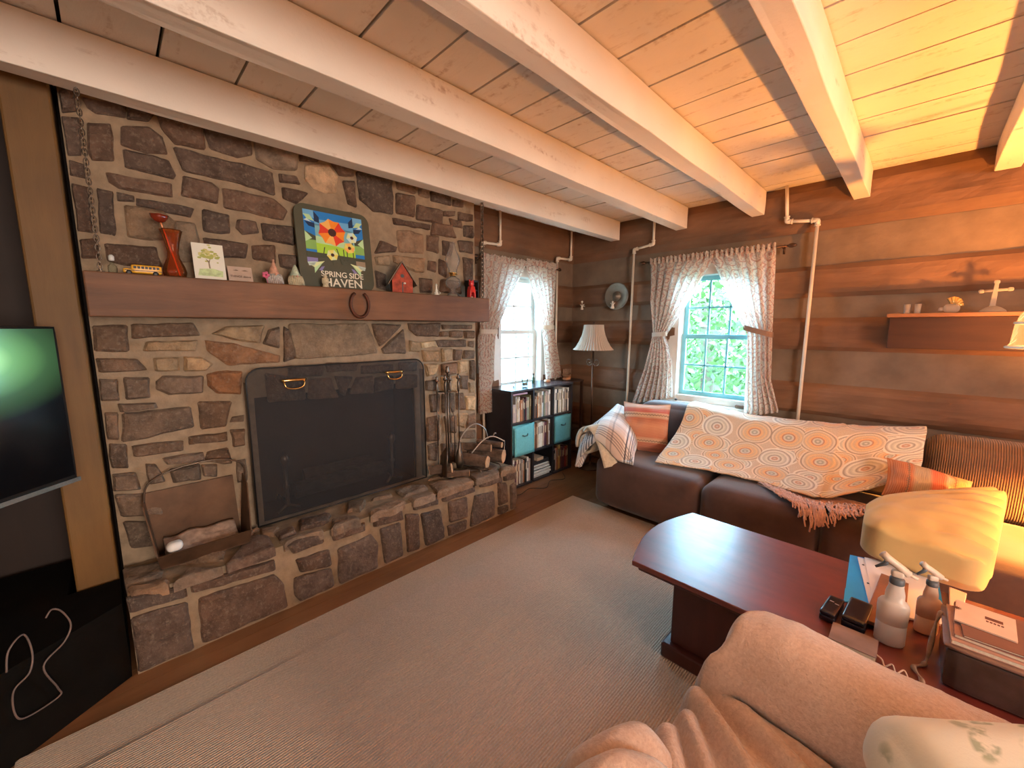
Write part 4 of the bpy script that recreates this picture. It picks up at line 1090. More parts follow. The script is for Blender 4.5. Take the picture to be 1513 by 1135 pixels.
g = G(); pts = [(-2.19, -.06), (-2.42, -.06), (-2.42, -.215), (-2.79, -.215), (-2.79, -1.6), (-1.45, -1.6), (-1.62, -1.0)]
M_cab = mat('black_cabinet', (.005, .004, .003), .95, var=.3, bmp=.1, spec=.1)
pts = [(-2.19, -.068), (-2.42, -.068), (-2.42, -.23), (-2.79, -.23), (-2.79, -1.4), (-1.95, -1.4), (-1.95, -.42)]
build('body', G().prism(pts, lambda a, b_, d: (a, b_, d), .002, .31), M_cab, t)
build('top', G().prism([(a, b_) for a, b_ in pts], lambda a, b_, d: (a, b_, d), .3105, .335), M_cab, t)
M_cord = mat('pale_cord', (.16, .11, .09), .5, bmp=0)
def cord(pts, label, r=.0028, m=None, grp=None): return tag(build('power_cord', G().tube(smoothpath(pts, 8), r, 6), m or M_cord, smooth=True), label, 'cord', grp)
cord([(-1.975, -.34, .345), (-1.985, -.33, .41), (-2.02, -.30, .43), (-2.028, -.29, .353), (-2.01, -.30, .295), (-1.985, -.335, .265), (-1.985, -.34, .181), (-2.0, -.32, .146), (-2.04, -.25, .146), (-2.04, -.25, .181), (-2.02, -.27, .292), (-2.06, -.22, .331), (-2.075, -.20, .38), (-2.065, -.215, .445), (-2.05, -.235, .471), (-2.04, -.25, .452)][::1], 'pale looped cord hanging in front of the black cabinet below the television')

# ------------------------------------------------------------------ cube bookshelf
bx0, bx1, by0, by1, bz1 = -2.79, -2.46, 2.43, 3.315, .905
M_shelf = mat('black_laminate', (.030, .026, .030), .35, var=.15, bmp=.05)
t = thing('cube_bookshelf', 'black nine cubby bookshelf standing under the left window', 'bookshelf', (-2.62, 2.87, 0))
th = .018; cw = (by1 - by0 - th) / 3; rh = (bz1 - th) / 3
for yy in (by0, by1 - th): build('side_panel', G().box(bx0, bx1, yy, yy + th, .001, bz1 - th - .0005), M_shelf, t)
for k in (1, 2): build('upright_divider', G().box(bx0 + .006, bx1 - .002, by0 + cw * k, by0 + cw * k + th, th + .001, bz1 - th - .0005), M_shelf, t)
for k in range(3):
    g = G()
    for c in range(3): g.box(bx0 + .006, bx1 - .002, by0 + cw * c + th + .0005, by0 + cw * (c + 1) - .0005, .001 + rh * k, .001 + rh * k + th - .001)
    build('shelf_board', g, M_shelf, t)
build('top_panel', G().box(bx0, bx1 + .002, by0 - .002, by1 + .002, bz1 - th, bz1), mat('shelf_top', (.05, .045, .05), .22, var=.15, bmp=.03), t)
build('back_panel', G().box(bx0 - .004, bx0 + .005, by0 + th, by1 - th, .02, bz1 - .02), M_shelf, t)
M_teal = mat('teal_fabric', (.16, .56, .64), .85, var=.08, scale=70, bmp=.3)
for c, lab in ((0, 'teal fabric storage bin in the left column of the bookshelf, pulled slightly open'), (2, 'teal fabric storage bin in the right column of the bookshelf')):
    y0 = by0 + cw * c + th + .006; y1 = by0 + cw * (c + 1) - .006; z0 = rh + th + .002; z1 = rh * 2 - .012
    xo = .03 if c == 0 else .004
    b_ = thing('fabric_bin', lab, 'storage bin', (bx1 - .1, (y0 + y1) / 2, z0), 'teal fabric bins')
    build('bin_body', G().softbox(bx0 + .02, bx1 - .004, y0, y1, z0, z1, r=.008, n=6), M_teal, b_, smooth=True)
    g = G().grid(lambda u, v: (bx1 - .002 + xo * (1 - v) * .2 + .004 * sin(pi * u) * 1 + xo * .6, y0 + (y1 - y0) * u, z0 - .004 + (z1 - z0 + .008 + (.018 if c == 0 else 0) * (u - .5)) * v), 8, 8); fp = build('front_panel', g, M_teal, b_, solid=.004, smooth=True)
    yc = (y0 + y1) / 2; zc = z0 + (z1 - z0) * .68
    g = G().tube([(bx1 + xo * .7 + .004, yc - .035, zc), (bx1 + xo * .7 + .016, yc - .018, zc - .008), (bx1 + xo * .7 + .016, yc + .018, zc - .008), (bx1 + xo * .7 + .004, yc + .035, zc + .003)], .006, 6); build('pull_handle', g, mat('dark_teal', (.06, .16, .2), .7), fp, smooth=True)
PAL = {'cream': (.72, .64, .50), 'white': (.80, .78, .72), 'grey': (.36, .32, .29), 'brown': (.20, .10, .06), 'orange-brown': (.45, .20, .09), 'black': (.03, .028, .03), 'grey-green': (.27, .30, .22), 'mauve': (.48, .30, .38), 'yellow': (.75, .50, .14), 'dark red': (.28, .04, .035), 'pale blue': (.40, .55, .62), 'plum': (.12, .04, .06), 'tan': (.50, .36, .24), 'pinkish grey': (.48, .38, .35), 'olive': (.22, .20, .10)}
M_pages = mat('book_pages', (.70, .62, .48), .9, var=.12, scale=140, bmp=.1)
ORD = ['first', 'second', 'third', 'fourth', 'fifth', 'sixth', 'seventh', 'eighth', 'ninth', 'tenth', 'eleventh', 'twelfth', 'thirteenth', 'fourteenth', 'fifteenth', 'sixteenth']
def book_box(g1, g2, x0, x1, y0, y1, z0, z1, lie=False):
    """spine faces +x"""
    c = .0022
    if not lie:
        g1.box(x0, x1 - .003, y0, y0 + c, z0, z1); g1.box(x0, x1 - .003, y1 - c, y1, z0, z1)
        g1.add([(x1 - .003, y0, z0), (x1, y0 + (y1 - y0) * .25, z0), (x1, y1 - (y1 - y0) * .25, z0), (x1 - .003, y1, z0), (x1 - .003, y0, z1), (x1, y0 + (y1 - y0) * .25, z1), (x1, y1 - (y1 - y0) * .25, z1), (x1 - .003, y1, z1)],
               [(0, 1, 5, 4), (1, 2, 6, 5), (2, 3, 7, 6), (3, 0, 4, 7), (4, 5, 6, 7), (3, 2, 1, 0)])
        g2.box(x0 + .004, x1 - .0035, y0 + c, y1 - c, z0 + .003, z1 - .004)
    else:
        g1.box(x0, x1 - .003, y0, y1, z0, z0 + c); g1.box(x0, x1 - .003, y0, y1, z1 - c, z1); g1.box(x1 - .003, x1, y0, y1, z0, z1)
        g2.box(x0 + .004, x1 - .0035, y0 + .004, y1 - .004, z0 + c, z1 - c)
def shelf_books(col, row, names, cname, spec, xd=.02):
    y = by0 + cw * col + th + .004; ymax = by0 + cw * (col + 1) - .003; z0 = rh * row + th + .0015
    tot = sum(s[1] for s in spec); k = (ymax - y) / tot * .985
    for i, (cn, w, h) in enumerate(spec):
        w *= k; hh = h * (rh - th - .012); dpt = .12 + .06 * R.random(); xf_ = bx1 - xd - .012 * R.random()
        t_ = thing('book', '%s-spined book, %s from the left in the %s cubby' % (cn, ORD[i], cname), 'book', (xf_ - dpt / 2, y + w / 2, z0), 'books in the black bookshelf')
        a, b_ = G(), G(); book_box(a, b_, xf_ - dpt, xf_, y + .0006, y + w - .0006, z0, z0 + hh)
        if w > .014:
            L = G(); L.box(xf_ - .001, xf_ + .0006, y + w * .3, y + w * .7, z0 + hh * .55, z0 + hh * .85)
            build('spine_label', L, mat('label_dark', (.12, .09, .07), .6, bmp=0) if cn in ('cream', 'white', 'yellow', 'tan', 'pale blue') else mat('label_pale', (.6, .5, .35), .6, bmp=0), t_)
        build('cover', a, mat('cover_' + cn, PAL[cn], .55, var=.12, scale=30, bmp=.05), t_); build('pages', b_, M_pages, t_)
        y += w
shelf_books(0, 2, None, 'top left', [('brown', 1, .92), ('pinkish grey', 1.6, .62), ('grey', .8, .86), ('cream', .7, .8), ('white', .6, .86), ('orange-brown', 1.2, .74), ('brown', .8, .8), ('black', .9, .74), ('plum', .7, .8), ('grey-green', 1.5, .8), ('olive', .7, .86)])
# book lying on top of the top left row
zz = rh * 2 + th + .0015 + .93 * (rh - th - .012)
t_ = thing('book', 'mauve book lying flat on top of the row in the top left cubby', 'book', (-2.55, 2.58, zz), 'books in the black bookshelf'); a, b_ = G(), G(); book_box(a, b_, -2.62, -2.48, 2.475, 2.66, zz - .0, zz + .014, True); build('cover', a, mat('cover_mauve', PAL['mauve'], .6), t_); build('pages', b_, M_pages, t_)
shelf_books(1, 2, None, 'top middle', [('cream', 1, .93), ('brown', .8, .80), ('black', .8, .9), ('orange-brown', .7, .78), ('cream', 1, .88), ('tan', .9, .8), ('white', .7, .92), ('pale blue', .9, .92), ('grey-green', .9, .86), ('pinkish grey', 1.1, .9), ('grey', 1, .88), ('white', 1.3, .93)])
shelf_books(2, 2, None, 'top right', [('cream', 1.1, .9), ('white', 1.2, .92), ('black', 1, .9), ('cream', .8, .9), ('white', .9, .88), ('olive', .8, .86), ('white', 1, .92), ('grey', .8, .86), ('black', .8, .84), ('white', .9, .9)])
shelf_books(1, 1, None, 'centre', [('white', .9, .92), ('orange-brown', .8, .9), ('brown', .9, .93), ('cream', .8, .9), ('white', 1, .92), ('white', .8, .93), ('cream', .9, .9), ('pinkish grey', .7, .88), ('plum', 1.4, .88), ('brown', .8, .9), ('white', 1.2, .94)])
shelf_books(0, 0, None, 'bottom left', [('dark red', .9, .92), ('white', .7, .93), ('plum', .8, .85), ('cream', .7, .9), ('brown', .8, .84), ('white', .6, .86), ('grey', .9, .86), ('orange-brown', .7, .8), ('black', .8, .84), ('white', .9, .88), ('pinkish grey', .8, .8)])
shelf_books(2, 0, None, 'bottom right', [('grey', 1, .88), ('black', 1.1, .8), ('pinkish grey', .9, .86), ('orange-brown', .8, .92), ('yellow', 1.5, .95), ('brown', .8, .86), ('plum', 1.1, .84), ('plum', 1, .88), ('dark red', .9, .8), ('brown', .9, .84)])
# stack of magazines lying in the bottom middle cubby
z = th + .003; y0 = by0 + cw + th + .006; y1 = by0 + cw * 2 - .008
for i, (cn, hh, dy, dx) in enumerate((('white', .016, 0, 0), ('pale blue', .010, .02, .01), ('white', .018, .004, .02), ('grey', .010, .03, .0), ('white', .016, .0, .014), ('black', .014, .01, .002), ('white', .012, .02, .016), ('grey', .018, .004, .0), ('white', .010, .03, .01), ('black', .018, .01, 0), ('black', .022, .02, .004), ('tan', .030, .11, .012))):
    t_ = thing('magazine', '%s magazine, %s from the bottom of the pile in the lower middle cubby' % (cn, ORD[i]), 'magazine', (-2.55, (y0 + y1) / 2, z), 'magazines in the lower middle cubby')
    a, b_ = G(), G(); book_box(a, b_, -2.68, -2.49 + dx, y0 + dy * .5, y1 - dy, z, z + hh - .0006, True)
    build('cover', a, mat('cover_' + cn, PAL[cn], .5), t_); build('pages', b_, M_pages, t_); z += hh
# on top of the bookshelf
BT = bz1 + .0006
t = thing('drinking_glass', 'clear drinking glass half full of grey liquid on the bookshelf top', 'glass', (-2.60, 2.75, BT))
g = G().lathe([(.024, 0), (.027, .004), (.030, .075), (.028, .075), (.025, .008), (.001, .006)], (-2.60, 2.75, BT), 20, cap=False).lathe([(.001, 0), (.024, 0)], (-2.60, 2.75, BT), 20, cap=False); build('tumbler', g, M_clear, t, smooth=True)
build('drink', G().lathe([(.024, .009), (.0265, .035), (.0, .036)], (-2.60, 2.75, BT), 20), mat('drink', (.3, .28, .25), .2, bmp=0), t, smooth=True)
t = thing('small_bottle', 'small dark green bottle on the bookshelf in front of the window', 'bottle', (-2.70, 2.98, BT))
g = G().lathe([(.014, 0), (.016, .004), (.016, .05), (.007, .062), (.007, .08)], (-2.70, 2.98, BT), 14); build('bottle_body', g, mat('green_glass', (.03, .09, .05), .15, bmp=0, coat=.5), t, smooth=True)
build('cap', G().lathe([(.008, 0), (.008, .014)], (-2.70, 2.98, BT + .0805), 12), M_black, t)
t = thing('pebble', 'tiny dark pebble on the left of the bookshelf top', 'pebble', (-2.62, 2.62, BT)); build('pebble_body', G().softbox(-2.628, -2.612, 2.612, 2.628, BT, BT + .012, r=.008, n=6), M_iron, t, smooth=True)
tag(build('candle', G().softbox(-2.66, -2.62, 3.09, 3.16, BT, BT + .028, r=.012, n=8), mat('peach_wax', (.75, .42, .25), .5, bmp=0), smooth=True), 'peach candle block on the bookshelf by the curtain', 'candle')
# dark corner stand with model boat
t = thing('corner_stand', 'dark narrow wooden stand in the corner beside the bookshelf', 'stand', (-2.65, 3.5, 0))
M_cs = wood_mat('dark_stand_wood', (.03, .014, .008), (.08, .035, .02), 'z', .6, 5, .2)
build('top', G().box(-2.752, -2.54, 3.34, 3.625, .88, .90), M_cs, t, bevel=.002)
for (xx, yy) in ((-2.75, 3.35), (-2.57, 3.35), (-2.75, 3.595), (-2.57, 3.595)): build('leg', G().box(xx, xx + .025, yy, yy + .025, .001, .8795), M_cs, t)
build('shelf', G().box(-2.724, -2.572, 3.376, 3.594, .35, .362), M_cs, t)
M_boat = wood_mat('boat_wood', (.16, .08, .04), (.36, .2, .11), 'y', .6, 12, .1)
t = thing('model_ship', 'small brown wooden model ship in the room corner', 'model ship', (-2.65, 3.46, .901))
g = G(); 
def hull(u, v):
    a = u * 2 - 1; w = .028 * (1 - a * a) ** .6; ang = pi * v
    return (-2.65 - w * cos(ang), 3.46 + .075 * a, .955 + .02 * a * a - .035 * sin(ang) * (1 - .3 * a * a))
g.grid(hull, 14, 8); build('hull', g, M_boat, t, smooth=True, solid=.003)
g = G()
for a in (-.035, .005, .04): g.tube([(-2.65, 3.46 + a, .93), (-2.65, 3.46 + a, 1.05 - abs(a) * .5)], .0022, 6); g.tube([(-2.67, 3.46 + a, 1.02 - abs(a) * .5), (-2.63, 3.46 + a, 1.02 - abs(a) * .5)], .0016, 6)
build('masts', g, M_boat, t, smooth=True)
g = G()
for a in (-.035, .005, .04): g.grid(lambda u, v: (-2.675 + .05 * u, 3.462 + a + .008 * sin(pi * u), .965 + .05 * v), 6, 4)
build('sails', g, mat('sail', (.42, .26, .17), .8), t, solid=.001)
build('stand_block', G().softbox(-2.675, -2.625, 3.42, 3.50, .901, .925, r=.005, n=6), mat('stand_orange', (.6, .26, .12), .5), t, smooth=True)

# ------------------------------------------------------------------ pipes
M_pipe = mat('cream_pipe', (.78, .66, .52), .4, var=.08, bmp=.03)
def pipe(pts, label, d=.011):
    t = thing('water_pipe', label, 'pipe', pts[0], 'cream painted pipes')
    P3 = [Vector(p) for p in pts]
    g = G()
    for a, b_ in zip(P3, P3[1:]): g.tube([a, b_], d, 12)
    build('pipe_run', g, M_pipe, t, smooth=True)
    for k in range(1, len(P3) - 1):
        p = P3[k]; a = (P3[k - 1] - p).normalized(); b_ = (P3[k + 1] - p).normalized()
        g = G().tube([p + a * .032, p + a * .006, p + (a + b_) * .001, p + b_ * .006, p + b_ * .032], d * 1.45, 12)
        g.tube([p + a * .030, p + a * .037], d * 1.7, 12); g.tube([p + b_ * .030, p + b_ * .037], d * 1.7, 12)
        build('elbow', g, M_pipe, t, smooth=True)
xp = WA + .055; yp = WB - .055
pipe([(xp, 2.60, CEIL - .003), (xp, 2.60, 2.20), (xp, 2.385, 2.19), (xp, 2.385, .01)], 'cream pipe with a bend directly right of the stone chimney')
pipe([(xp, 3.655, CEIL - .003), (xp, 3.655, 2.19), (xp, 3.42, 2.18), (xp, 3.42, .01)], 'cream pipe with a bend between the left window and the corner')
pipe([(-1.86, yp, CEIL - .003), (-1.86, yp, 2.235), (-2.055, yp, 2.21), (-2.075, yp, .01)], 'cream pipe with a bend between the floor lamp and the sofa window')
pipe([(-.82, yp, CEIL - .003), (-.80, yp, 2.25), (-.61, yp, 2.225), (-.61, yp, .01)], 'cream pipe with a bend to the right of the sofa window', .012)

# ------------------------------------------------------------------ curtains
m, nt, b = new_mat('curtain_fabric'); out = nt.nodes['Material Output']
uvn = nt.nodes.new('ShaderNodeUVMap'); mp = nt.nodes.new('ShaderNodeMapping'); nt.links.new(uvn.outputs[0], mp.inputs[0])
def motif(scale, k, thr):
    n_ = noisetex(nt, mp.outputs[0], scale * 2.2, 2, .5)
    mv = nt.nodes.new('ShaderNodeTexVoronoi'); mv.inputs['Scale'].default_value = scale; mv.inputs['Randomness'].default_value = .25; nt.links.new(mp.outputs[0], mv.inputs['Vector'])
    d = math_(nt, 'ADD', math_(nt, 'MULTIPLY', mv.outputs['Distance'], k), math_(nt, 'MULTIPLY', n_, 7))
    return math_(nt, 'GREATER_THAN', math_(nt, 'SINE', d), thr), mv
a1, mv1 = motif(7.5, 26, .68); a2, mv2 = motif(17, 20, .75)
col = mix(nt, math_(nt, 'MULTIPLY', a1, .62), (.95, .86, .76), (.68, .30, .20)); col = mix(nt, math_(nt, 'MULTIPLY', a2, .38), col, (.36, .28, .26))
nt.links.new(col, b.inputs['Base Color']); b.inputs['Roughness'].default_value = .9
tr = nt.nodes.new('ShaderNodeBsdfTranslucent'); nt.links.new(col, tr.inputs[0]); ms = nt.nodes.new('ShaderNodeMixShader'); ms.inputs[0].default_value = .68
nt.links.new(b.outputs[0], ms.inputs[1]); nt.links.new(tr.outputs[0], ms.inputs[2]); nt.links.new(ms.outputs[0], out.inputs[0]); M_curt = m
def curtain(plane, outer, inner, z0f, z1, base, n, label, group, tie=None):
    """outer/inner: [(z, s)] ascending in z; z0f(u) bottom; plane position `base`"""
    t = thing('curtain', label, 'curtain', ((base, outer[-1][1], z1) if plane == 'x' else (outer[-1][1], base, z1)), group)
    full = abs(inner[-1][1] - outer[-1][1]) * 1.0
    sgn = 1 if plane == 'x' else -1
    def fn(u, v):
        z = z0f(u) + (z1 - z0f(u)) * v
        so, si = interp(outer, z), interp(inner, z); w = abs(si - so)
        comp = min(1, w / full)
        amp = .012 + .020 * (1 - comp)
        d = amp * sin(2 * pi * n * u + 1.3 * sin(z * 3)) + .006 * noise.noise(Vector((u * 5, z * 4, n)))
        s = so + (si - so) * (u + .012 * sin(4 * pi * n * u))
        return (base + sgn * d, s, z) if plane == 'x' else (s, base + sgn * d, z)
    def uvf(u, v): z = z0f(u) + (z1 - z0f(u)) * v; return (u * full * 1.35 + outer[-1][1], z)
    g = G().grid(fn, 90, 60, 0, uvf); build('panel', g, M_curt, t, smooth=True)
    # ruffled header above the rod
    def hd(u, v):
        s = outer[-1][1] + (inner[-1][1] - outer[-1][1]) * u
        d = .014 * sin(2 * pi * n * 2.2 * u); z = z1 - .02 + .055 * v + .006 * sin(2 * pi * n * 3 * u) * v
        return (base + sgn * (d + .012), s, z) if plane == 'x' else (s, base + sgn * (d + .012), z)
    build('header', G().grid(hd, 90, 4, 0, lambda u, v: (u * full * 1.35 + 3, v * .05)), M_curt, t, smooth=True)
    if tie:
        zt, zo, zi, mt = tie
        so, si = interp(outer, zt), interp(inner, zt)
        pts = []
        for i in range(21):
            a = 2 * pi * i / 20; s = (so + si) / 2 + (abs(si - so) / 2 + .012) * cos(a); dd = .04 * sin(a); z = zo + (zi - zo) * (.5 + .5 * cos(a))
            pts.append((base + sgn * dd, s, z) if plane == 'x' else (s, base + sgn * dd, z))
        g = G(); 
        for i in range(20):
            p, q = Vector(pts[i]), Vector(pts[i + 1]); h = Vector((0, 0, .02)); g.add([p - h, q - h, q + h, p + h], [(0, 1, 2, 3)])
        build('tieback', g, mt, t, solid=.003)
    return t
M_tie = mat('tieback_cloth', (.30, .17, .11), .9, bmp=.2)
grp2 = 'printed curtains on the sofa window'; grp1 = 'printed curtains on the bookshelf window'
curtain('y', [(.69, -1.98), (1.06, -1.87), (1.40, -1.79), (1.7, -1.845), (2.06, -1.855)], [(.8, -1.57), (1.1, -1.60), (1.28, -1.64), (1.38, -1.68), (1.53, -1.585), (1.72, -1.47), (1.94, -1.35), (2.06, -1.27)], lambda u: .70 + .12 * u, 2.06, 3.668, 7, 'left printed curtain of the sofa window, tied back in the middle', grp2, (1.39, 1.39, 1.40, M_curt))
curtain('y', [(.82, -.73), (1.05, -.80), (1.43, -.825), (2.06, -.845)], [(.74, -.965), (1.15, -.985), (1.40, -1.0), (1.46, -1.03), (1.56, -1.09), (1.7, -1.16), (1.93, -1.26), (2.06, -1.34)], lambda u: .80 - .07 * u, 2.06, 3.668, 6, 'right printed curtain of the sofa window with a brown tieback, hanging long', grp2, (1.43, 1.46, 1.40, M_tie))
curtain('x', [(.70, 2.275), (1.36, 2.29), (1.44, 2.32), (2.05, 2.33)], [(.70, 2.415), (.93, 2.42), (1.0, 2.46), (1.36, 2.475), (1.44, 2.495), (1.54, 2.56), (1.73, 2.69), (1.99, 2.85), (2.05, 2.88)], lambda u: .69, 2.05, WA + .115, 6, 'left printed curtain of the bookshelf window, next to the chimney', grp1, (1.42, 1.42, 1.42, M_curt))
curtain('x', [(.93, 3.44), (1.21, 3.36), (1.48, 3.285), (1.6, 3.30), (2.07, 3.335)], [(.93, 3.20), (1.21, 3.18), (1.48, 3.14), (1.6, 3.09), (1.75, 3.01), (2.0, 2.89), (2.07, 2.875)], lambda u: .925, 2.07, WA + .115, 6, 'right printed curtain of the bookshelf window, tied towards the corner', grp1, (1.46, 1.46, 1.46, M_curt))
M_rod = mat('rod_bronze', (.10, .055, .035), .35, .8, bmp=0)
def rod(plane, s0, s1, z, base, label):
    P = (lambda s, d=0, dz=0: (base + d, s, z + dz)) if plane == 'x' else (lambda s, d=0, dz=0: (s, base - d, z + dz))
    t = thing('curtain_rod', label, 'curtain rod', P((s0 + s1) / 2), 'bronze curtain rods')
    rd = build('rod', G().tube([P(s0), P(s1)], .008, 10), M_rod, t, smooth=True)
    for s, k in ((s0, -1), (s1, 1)):
        g = G().tube([P(s), P(s + k * .012), P(s + k * .02), P(s + k * .035), P(s + k * .05), P(s + k * .06)], lambda q: .006 + .012 * sin(pi * min(1, q * 1.05)), 10); build('finial', g, M_rod, rd, smooth=True)
    for s in (s0 + .03, s1 - .03):
        wd = (base - WA - .035) if plane == 'x' else (WB - .035 - base)
        g = G().tube([P(s, 0, -.006), P(s, -wd, -.02)], .005, 6); g.tube([P(s, -wd, -.05), P(s, -wd, .02)], .008, 6); build('bracket', g, M_rod, t, smooth=True)
rod('y', -1.91, -.775, 2.065, 3.675, 'bronze rod carrying the curtains of the sofa window')
rod('x', 2.30, 3.37, 2.055, WA + .105, 'bronze rod carrying the curtains of the bookshelf window')
# on the sill of the sofa window
tag(build('wood_knob', G().softbox(-1.06, -.985, 3.705, 3.735, .782, .812, r=.015, n=8, nz=.003), mat('driftwood', (.22, .16, .12), .8), smooth=True), 'small brown knotty wood piece at the right end of the window sill', 'ornament')
tag(build('pebble', G().softbox(-1.575, -1.55, 3.705, 3.73, .782, .80, r=.01, n=6), mat('sill_pebble', (.1, .1, .11), .4), smooth=True), 'dark grey pebble at the left end of the sofa window sill', 'pebble')

# ------------------------------------------------------------------ floor lamp
x, y = -2.33, 3.47
t = thing('floor_lamp', 'slim bronze floor lamp with a pleated cream bell shade in the corner', 'floor lamp', (x, y, 0))
build('base', G().lathe([(.13, .001), (.13, .012), (.05, .03), (.015, .05), (.010, .07)], (x, y, 0), 24), M_rod, t, smooth=True)
build('pole', G().tube([(x, y, .05), (x, y, 1.30)], .009, 10), M_rod, t, smooth=True)
g = G()
for s in (-1, 1):
    pts = [(x + s * (.012 + .045 * (1 - .75 * q) * (1 - cos(q * 5.5)) * .6 + .01), y - s * .0, 1.02 + .15 * q + .04 * (1 - .6 * q) * sin(q * 5.5)) for q in [i / 24 for i in range(25)]]
    pts = [(x + s * (.045 + r_ * cos(a)), y, 1.11 + r_ * sin(a)) for a, r_ in [(radians(-180 + 26 * i), .042 * (1 - i / 26)) for i in range(19)]]
    g.tube([(x + s * .002, y, 1.02)] + pts, .005, 6)
build('scroll_bracket', g, M_rod, t, smooth=True)
m, nt, b = new_mat('shade_cloth'); b.inputs['Base Color'].default_value = (.74, .60, .48, 1); b.inputs['Roughness'].default_value = .9
tr = nt.nodes.new('ShaderNodeBsdfTranslucent'); tr.inputs[0].default_value = (.7, .5, .35, 1); ms = nt.nodes.new('ShaderNodeMixShader'); ms.inputs[0].default_value = .3
nt.links.new(b.outputs[0], ms.inputs[1]); nt.links.new(tr.outputs[0], ms.inputs[2]); nt.links.new(ms.outputs[0], nt.nodes['Material Output'].inputs[0])
g = G().lathe([(.195, 0), (.165, .035), (.135, .09), (.112, .15), (.10, .20), (.095, .25)], (x, y, 1.235), 240, cap=False, ripple=lambda a: .045 * cos(40 * a)); build('lamp_shade', g, m, t, smooth=True)
build('finial', G().tube([(x, y, 1.30), (x, y, 1.50)], .003, 6).lathe([(.004, 0), (.01, .008), (.004, .018)], (x, y, 1.495), 10), M_rod, t, smooth=True)

# ------------------------------------------------------------------ wall ornaments
t = thing('wall_plate', 'round pewter plate hung on the log wall above the floor lamp', 'plate', (-2.235, 3.70, 1.64))
Tp = Matrix.Translation((-2.235, 3.735, 1.775)) @ Matrix.Rotation(pi / 2, 4, 'X')
build('dish', G().lathe([(.001, .004), (.035, .004), (.04, .012), (.1, .010), (.125, .018), (.135, .022), (.137, .018), (.12, .006), (.05, 0), (.001, 0)], seg=40, T=Tp, cap=False), mat('pewter', (.26, .21, .16), .4, .6, bmp=.05), t, smooth=True)
build('boss', G().lathe([(.05, .0125), (.045, .018), (.02, .022), (.018, .032), (.001, .036)], seg=24, T=Tp), MATS['pewter'], t, smooth=True)
def sprite(x, label, s=1):
    t = thing('wall_angel', label, 'ornament', (x, 3.70, 1.65), 'small white wall ornaments')
    M_ = mat('bisque', (.80, .70, .58), .4, bmp=0)
    g = G().lathe([(.014 * s, 0), (.02 * s, .006), (.012 * s, .03), (.008 * s, .05 * s)], (x, 3.70, 1.65), 12); build('body', g, M_, t, smooth=True)
    g = G().softbox(x - .011, x + .011, 3.689, 3.711, 1.705 + .02 * (s < 1), 1.727 + .02 * (s < 1), r=.011, n=6); build('head', g, M_, t, smooth=True)
    g = G().tube([(x - .004, 3.7, 1.69), (x - .025, 3.7, 1.708)], .004, 6).tube([(x + .004, 3.7, 1.69), (x + .025, 3.7, 1.708)], .004, 6).tube([(x, 3.7, 1.69), (x, 3.7, 1.73)], .003, 6).tube([(x, 3.71, 1.69), (x, 3.75, 1.69)], .004, 6); build('arms', g, M_, t, smooth=True)
sprite(-2.645, 'small white angel ornament on the log wall near the corner', .8)
sprite(-2.265, 'small white angel ornament below the round pewter plate', 1.1)

# ------------------------------------------------------------------ wall shelf and what stands on it
t = thing('wall_shelf', 'long brown wooden box shelf on the log wall at the right', 'shelf', (.35, 3.68, 1.30))
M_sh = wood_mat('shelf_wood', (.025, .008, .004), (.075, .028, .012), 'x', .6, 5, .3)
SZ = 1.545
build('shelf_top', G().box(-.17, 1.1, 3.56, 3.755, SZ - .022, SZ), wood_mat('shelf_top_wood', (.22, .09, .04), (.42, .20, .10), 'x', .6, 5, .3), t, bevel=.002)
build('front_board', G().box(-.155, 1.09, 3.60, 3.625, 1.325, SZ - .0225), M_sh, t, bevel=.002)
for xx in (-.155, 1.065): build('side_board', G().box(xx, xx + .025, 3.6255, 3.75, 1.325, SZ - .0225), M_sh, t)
M_cr = glass_mat('crystal', (1, .93, .82), .8, .1, .35)
for x, lb in ((-.082, 'left one of two small clear glass cups on the wall shelf'), (-.034, 'right one of two small clear glass cups on the wall shelf')):
    g = G().lathe([(.012, 0), (.014, .003), (.016, .06), (.0145, .06), (.012, .006), (.001, .006)], (x, 3.64, SZ + .0006), 18, cap=False).lathe([(.001, 0), (.012, 0)], (x, 3.64, SZ + .0006), 18, cap=False)
    tag(build('glass_cup', g, M_cr, smooth=True), lb, 'glass', 'glass cups on the wall shelf')
t = thing('glass_bird', 'gold and clear crystal bird with raised tail on the wall shelf', 'figurine', (.105, 3.64, SZ))
g = G().softbox(.075, .145, 3.615, 3.665, SZ + .001, SZ + .055, r=.026, n=10, nz=.004).softbox(.056, .082, 3.63, 3.65, SZ + .012, SZ + .036, r=.01, n=6); build('body', g, M_cr, t, smooth=True)
g = G()
for k in range(6):
    a = radians(15 + 20 * k); g.tube([(.115, 3.64, SZ + .04), (.115 + .045 * cos(a) , 3.64 + .004 * (k % 2), SZ + .035 + .062 * sin(a))], lambda q: .004 + .007 * q, 6)
build('tail', g, mat('gold_glass', (.75, .42, .12), .15, .3, bmp=0, coat=.6), t, smooth=True)
t = thing('glass_cross', 'clear glass cross on a mound base on the wall shelf', 'cross', (.275, 3.64, SZ))
x = .275
build('base', G().lathe([(.055, 0), (.05, .012), (.03, .028), (.012, .036)], (x, 3.64, SZ + .0006), 22), M_cr, t, smooth=True)
g = G().add([(x - .016, 3.632, SZ + .034), (x + .008, 3.632, SZ + .034), (x - .016, 3.648, SZ + .034), (x + .008, 3.648, SZ + .034), (x - .008, 3.634, SZ + .165), (x + .008, 3.634, SZ + .165), (x - .008, 3.646, SZ + .165), (x + .008, 3.646, SZ + .165)], [(0, 1, 5, 4), (2, 6, 7, 3), (0, 4, 6, 2), (1, 3, 7, 5), (4, 5, 7, 6), (0, 2, 3, 1)])
